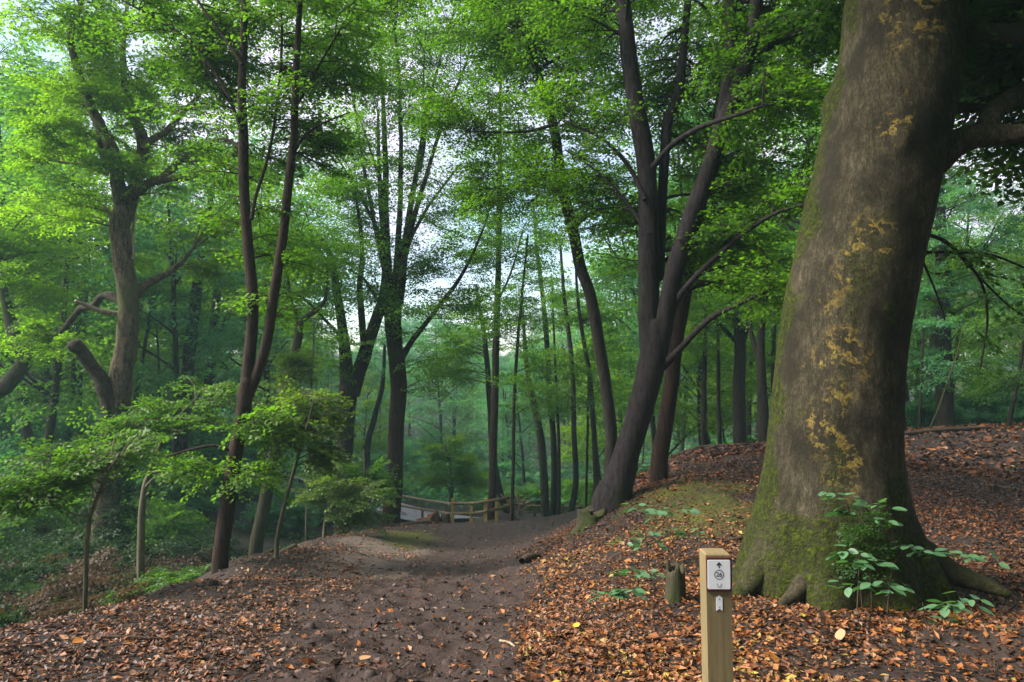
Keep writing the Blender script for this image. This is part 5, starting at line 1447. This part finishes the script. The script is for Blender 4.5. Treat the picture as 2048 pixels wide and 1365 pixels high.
# ------------------------------------------------------------------ beech seedlings in front: every leaf is its own piece
SL = [seed_leaf_mesh("leaf", .095, .31, M['leaf_seed']), seed_leaf_mesh("leaf", .075, .31, M['leaf_seed']), seed_leaf_mesh("leaf", .055, .33, M['leaf_seed'])]
def seedling(label, d, base, stems, clusters, seed, bark_='stick', group=None):
    """stems: pixel polylines; clusters: (px,py,rx,ry,n,depth)"""
    rg = np.random.default_rng(seed)
    b0 = W(base[0], base[1], d); b0[2] = gz(b0[0], b0[1])
    root = thing("beech_seedling", label, "seedling", b0, group)
    for s in stems:
        P = [W(q[0], q[1], d + (q[2] if len(q) > 2 else 0)) for q in s]
        if s is stems[0]: P[0] = b0 - np.array([0, 0, .03])
        P, RR = resample(P, np.linspace(.006, .002, len(P)), .03)
        a = Acc(); tube(a, P, RR, 6, 0, .08, seed); link("stem", a.mesh("stem", [M[bark_]], True, b0), root)
    for (px, py, rx, ry, n, dd) in clusters:
        c = W(px, py, d + dd); n = int(n * 1.9)
        yaw0 = rg.uniform(0, 6.28)
        for k in range(n):
            t = (k + .5) / n * 2 - 1
            off = np.array([t * rx / F * d, rg.normal(0, .45) * rx / F * d, rg.normal(0, .5) * ry / F * d - .02 * t * t])
            o = link("leaf", SL[int(rg.choice([0, 0, 1, 1, 2]))], root, c + off - b0)
            side = 1 if k % 2 else -1
            o.rotation_euler = (rg.normal(.30, .25), rg.normal(.1, .18), rg.uniform(-.5, .5) + (0 if t > 0 else math.pi) + side * .7)
            s_ = rg.uniform(.8, 1.15); o.scale = (s_, s_, s_)
seedling("tall wiry beech seedling with leaf tiers right in front of the huge trunk", 4.75, (1772,1165), [[(1772,1165),(1785,1135),(1800,1112),(1790,1085),(1783,1050),(1780,1015)], [(1798,1112),(1820,1095),(1850,1100),(1900,1105),(1960,1106)], [(1785,1080),(1760,1060),(1735,1050)]],
         [(1772,1010,26,10,5,0),(1768,1040,20,8,4,0),(1812,1092,24,10,5,0),(1850,1103,36,12,7,0),(1905,1107,40,10,7,.05),(1960,1112,30,8,4,.1)], 1)
seedling("beech seedling with bluish leaves at the left front of the wiry seedling", 4.65, (1745,1180), [[(1745,1180),(1740,1150),(1735,1125),(1720,1110)], [(1742,1165),(1765,1160),(1790,1158)]],
         [(1700,1105,36,12,8,0),(1740,1120,30,12,6,0),(1715,1168,36,12,8,-.05),(1765,1168,40,14,8,-.05)], 2)
seedling("small leafy seedling high against the dark side of the huge trunk", 4.85, (1725,1150), [[(1725,1150),(1712,1090),(1705,1040),(1690,1000)]], [(1670,990,30,8,6,0),(1700,1000,24,10,5,0),(1690,1020,24,10,4,0)], 3)
seedling("sparse wiry seedling with few leaves on the bare soil at the lower right", 4.25, (1862,1300), [[(1862,1300),(1865,1270),(1850,1235),(1845,1205)], [(1862,1275),(1890,1262),(1935,1250),(1960,1225)], [(1862,1278),(1885,1262),(1880,1240)]],
         [(1870,1262,12,6,2,0),(1890,1245,16,8,3,0),(1900,1205,36,10,5,0),(1940,1200,30,8,4,.05),(1985,1255,26,8,4,0),(1890,1210,20,8,3,0)], 4)
seedling("upper leafy seedling on the bank in front of the mossy mound", 6.4, (1300,1095), [[(1300,1095),(1290,1065),(1285,1035)], [(1298,1080),(1325,1050),(1355,1020)], [(1296,1085),(1270,1085),(1240,1082)], [(1300,1090),(1340,1070),(1365,1068)]],
         [(1275,1015,24,10,6,0),(1298,1018,14,6,3,0),(1310,1030,16,10,4,.1),(1358,1018,24,8,6,.1),(1375,1062,24,10,6,0),(1345,1065,20,8,4,0),(1248,1083,26,8,6,0),(1300,1088,28,10,7,-.05),(1290,1062,18,8,4,0)], 5)
seedling("low seedling on orange leaves below the upper bank seedling", 5.5, (1278,1165), [[(1278,1165),(1275,1150),(1270,1140)]], [(1262,1144,26,8,7,0),(1295,1146,20,6,5,0)], 6)
seedling("lowest bluish seedling on orange leaves left of the mossy splintered stump", 5.0, (1240,1200), [[(1240,1200),(1238,1188),(1235,1178)]], [(1215,1186,26,8,7,0),(1262,1180,22,10,7,0)], 7)

# a little needle-leaved seedling at the trunk foot
b0 = W(1712, 1110, 4.8); b0[2] = gz(b0[0], b0[1]); rg = np.random.default_rng(12)
t = thing("conifer_seedling", "small dull green needle-leaved seedling against the mossy base of the huge trunk", "seedling", b0)
a = Acc(); cr = Acc(); top = W(1715, 1030, 4.85); P, RR = resample(np.array([b0, b0 * .5 + top * .5 + [.01, 0, 0], top]), [.006, .004, .002], .04); tube(a, P, RR, 6)
link("stem", a.mesh("stem", [M['stick']], True, b0), t)
q = np.vstack([P[len(P) // 3:], P[len(P) // 3:], P[len(P) // 2:]]); put_sprays(cr, q, rg.uniform(0, 6.28, len(q)), rg.normal(.15, .15, len(q)), rg.uniform(.12, .22, len(q)), .022, 0, rg, False)
link("crown", cr.mesh("crown", [M['leaf_dark']], True, b0), t)
# ------------------------------------------------------------------ air
hz = bpy.data.meshes.new("haze")
lo, hi = (-215, -30, -24), (215, 175, 45)
hv = [(x, y, z) for z in (lo[2], hi[2]) for y in (lo[1], hi[1]) for x in (lo[0], hi[0])]
hz.from_pydata(hv, [], [(0, 2, 3, 1), (4, 5, 7, 6), (0, 1, 5, 4), (2, 6, 7, 3), (0, 4, 6, 2), (1, 3, 7, 5)])
hm = bpy.data.materials.new("haze"); hm.use_nodes = True; hm.node_tree.nodes.clear()
ho = hm.node_tree.nodes.new("ShaderNodeOutputMaterial"); hp = hm.node_tree.nodes.new("ShaderNodeVolumePrincipled")
hp.inputs["Color"].default_value = (.50, .86, .86, 1); hp.inputs["Density"].default_value = 0.0015; hp.inputs["Anisotropy"].default_value = 0.2
hm.node_tree.links.new(hp.outputs[0], ho.inputs["Volume"])
hz.materials.append(hm)
HAZE = True
if HAZE:
    tag(link("haze", hz), kind="stuff")
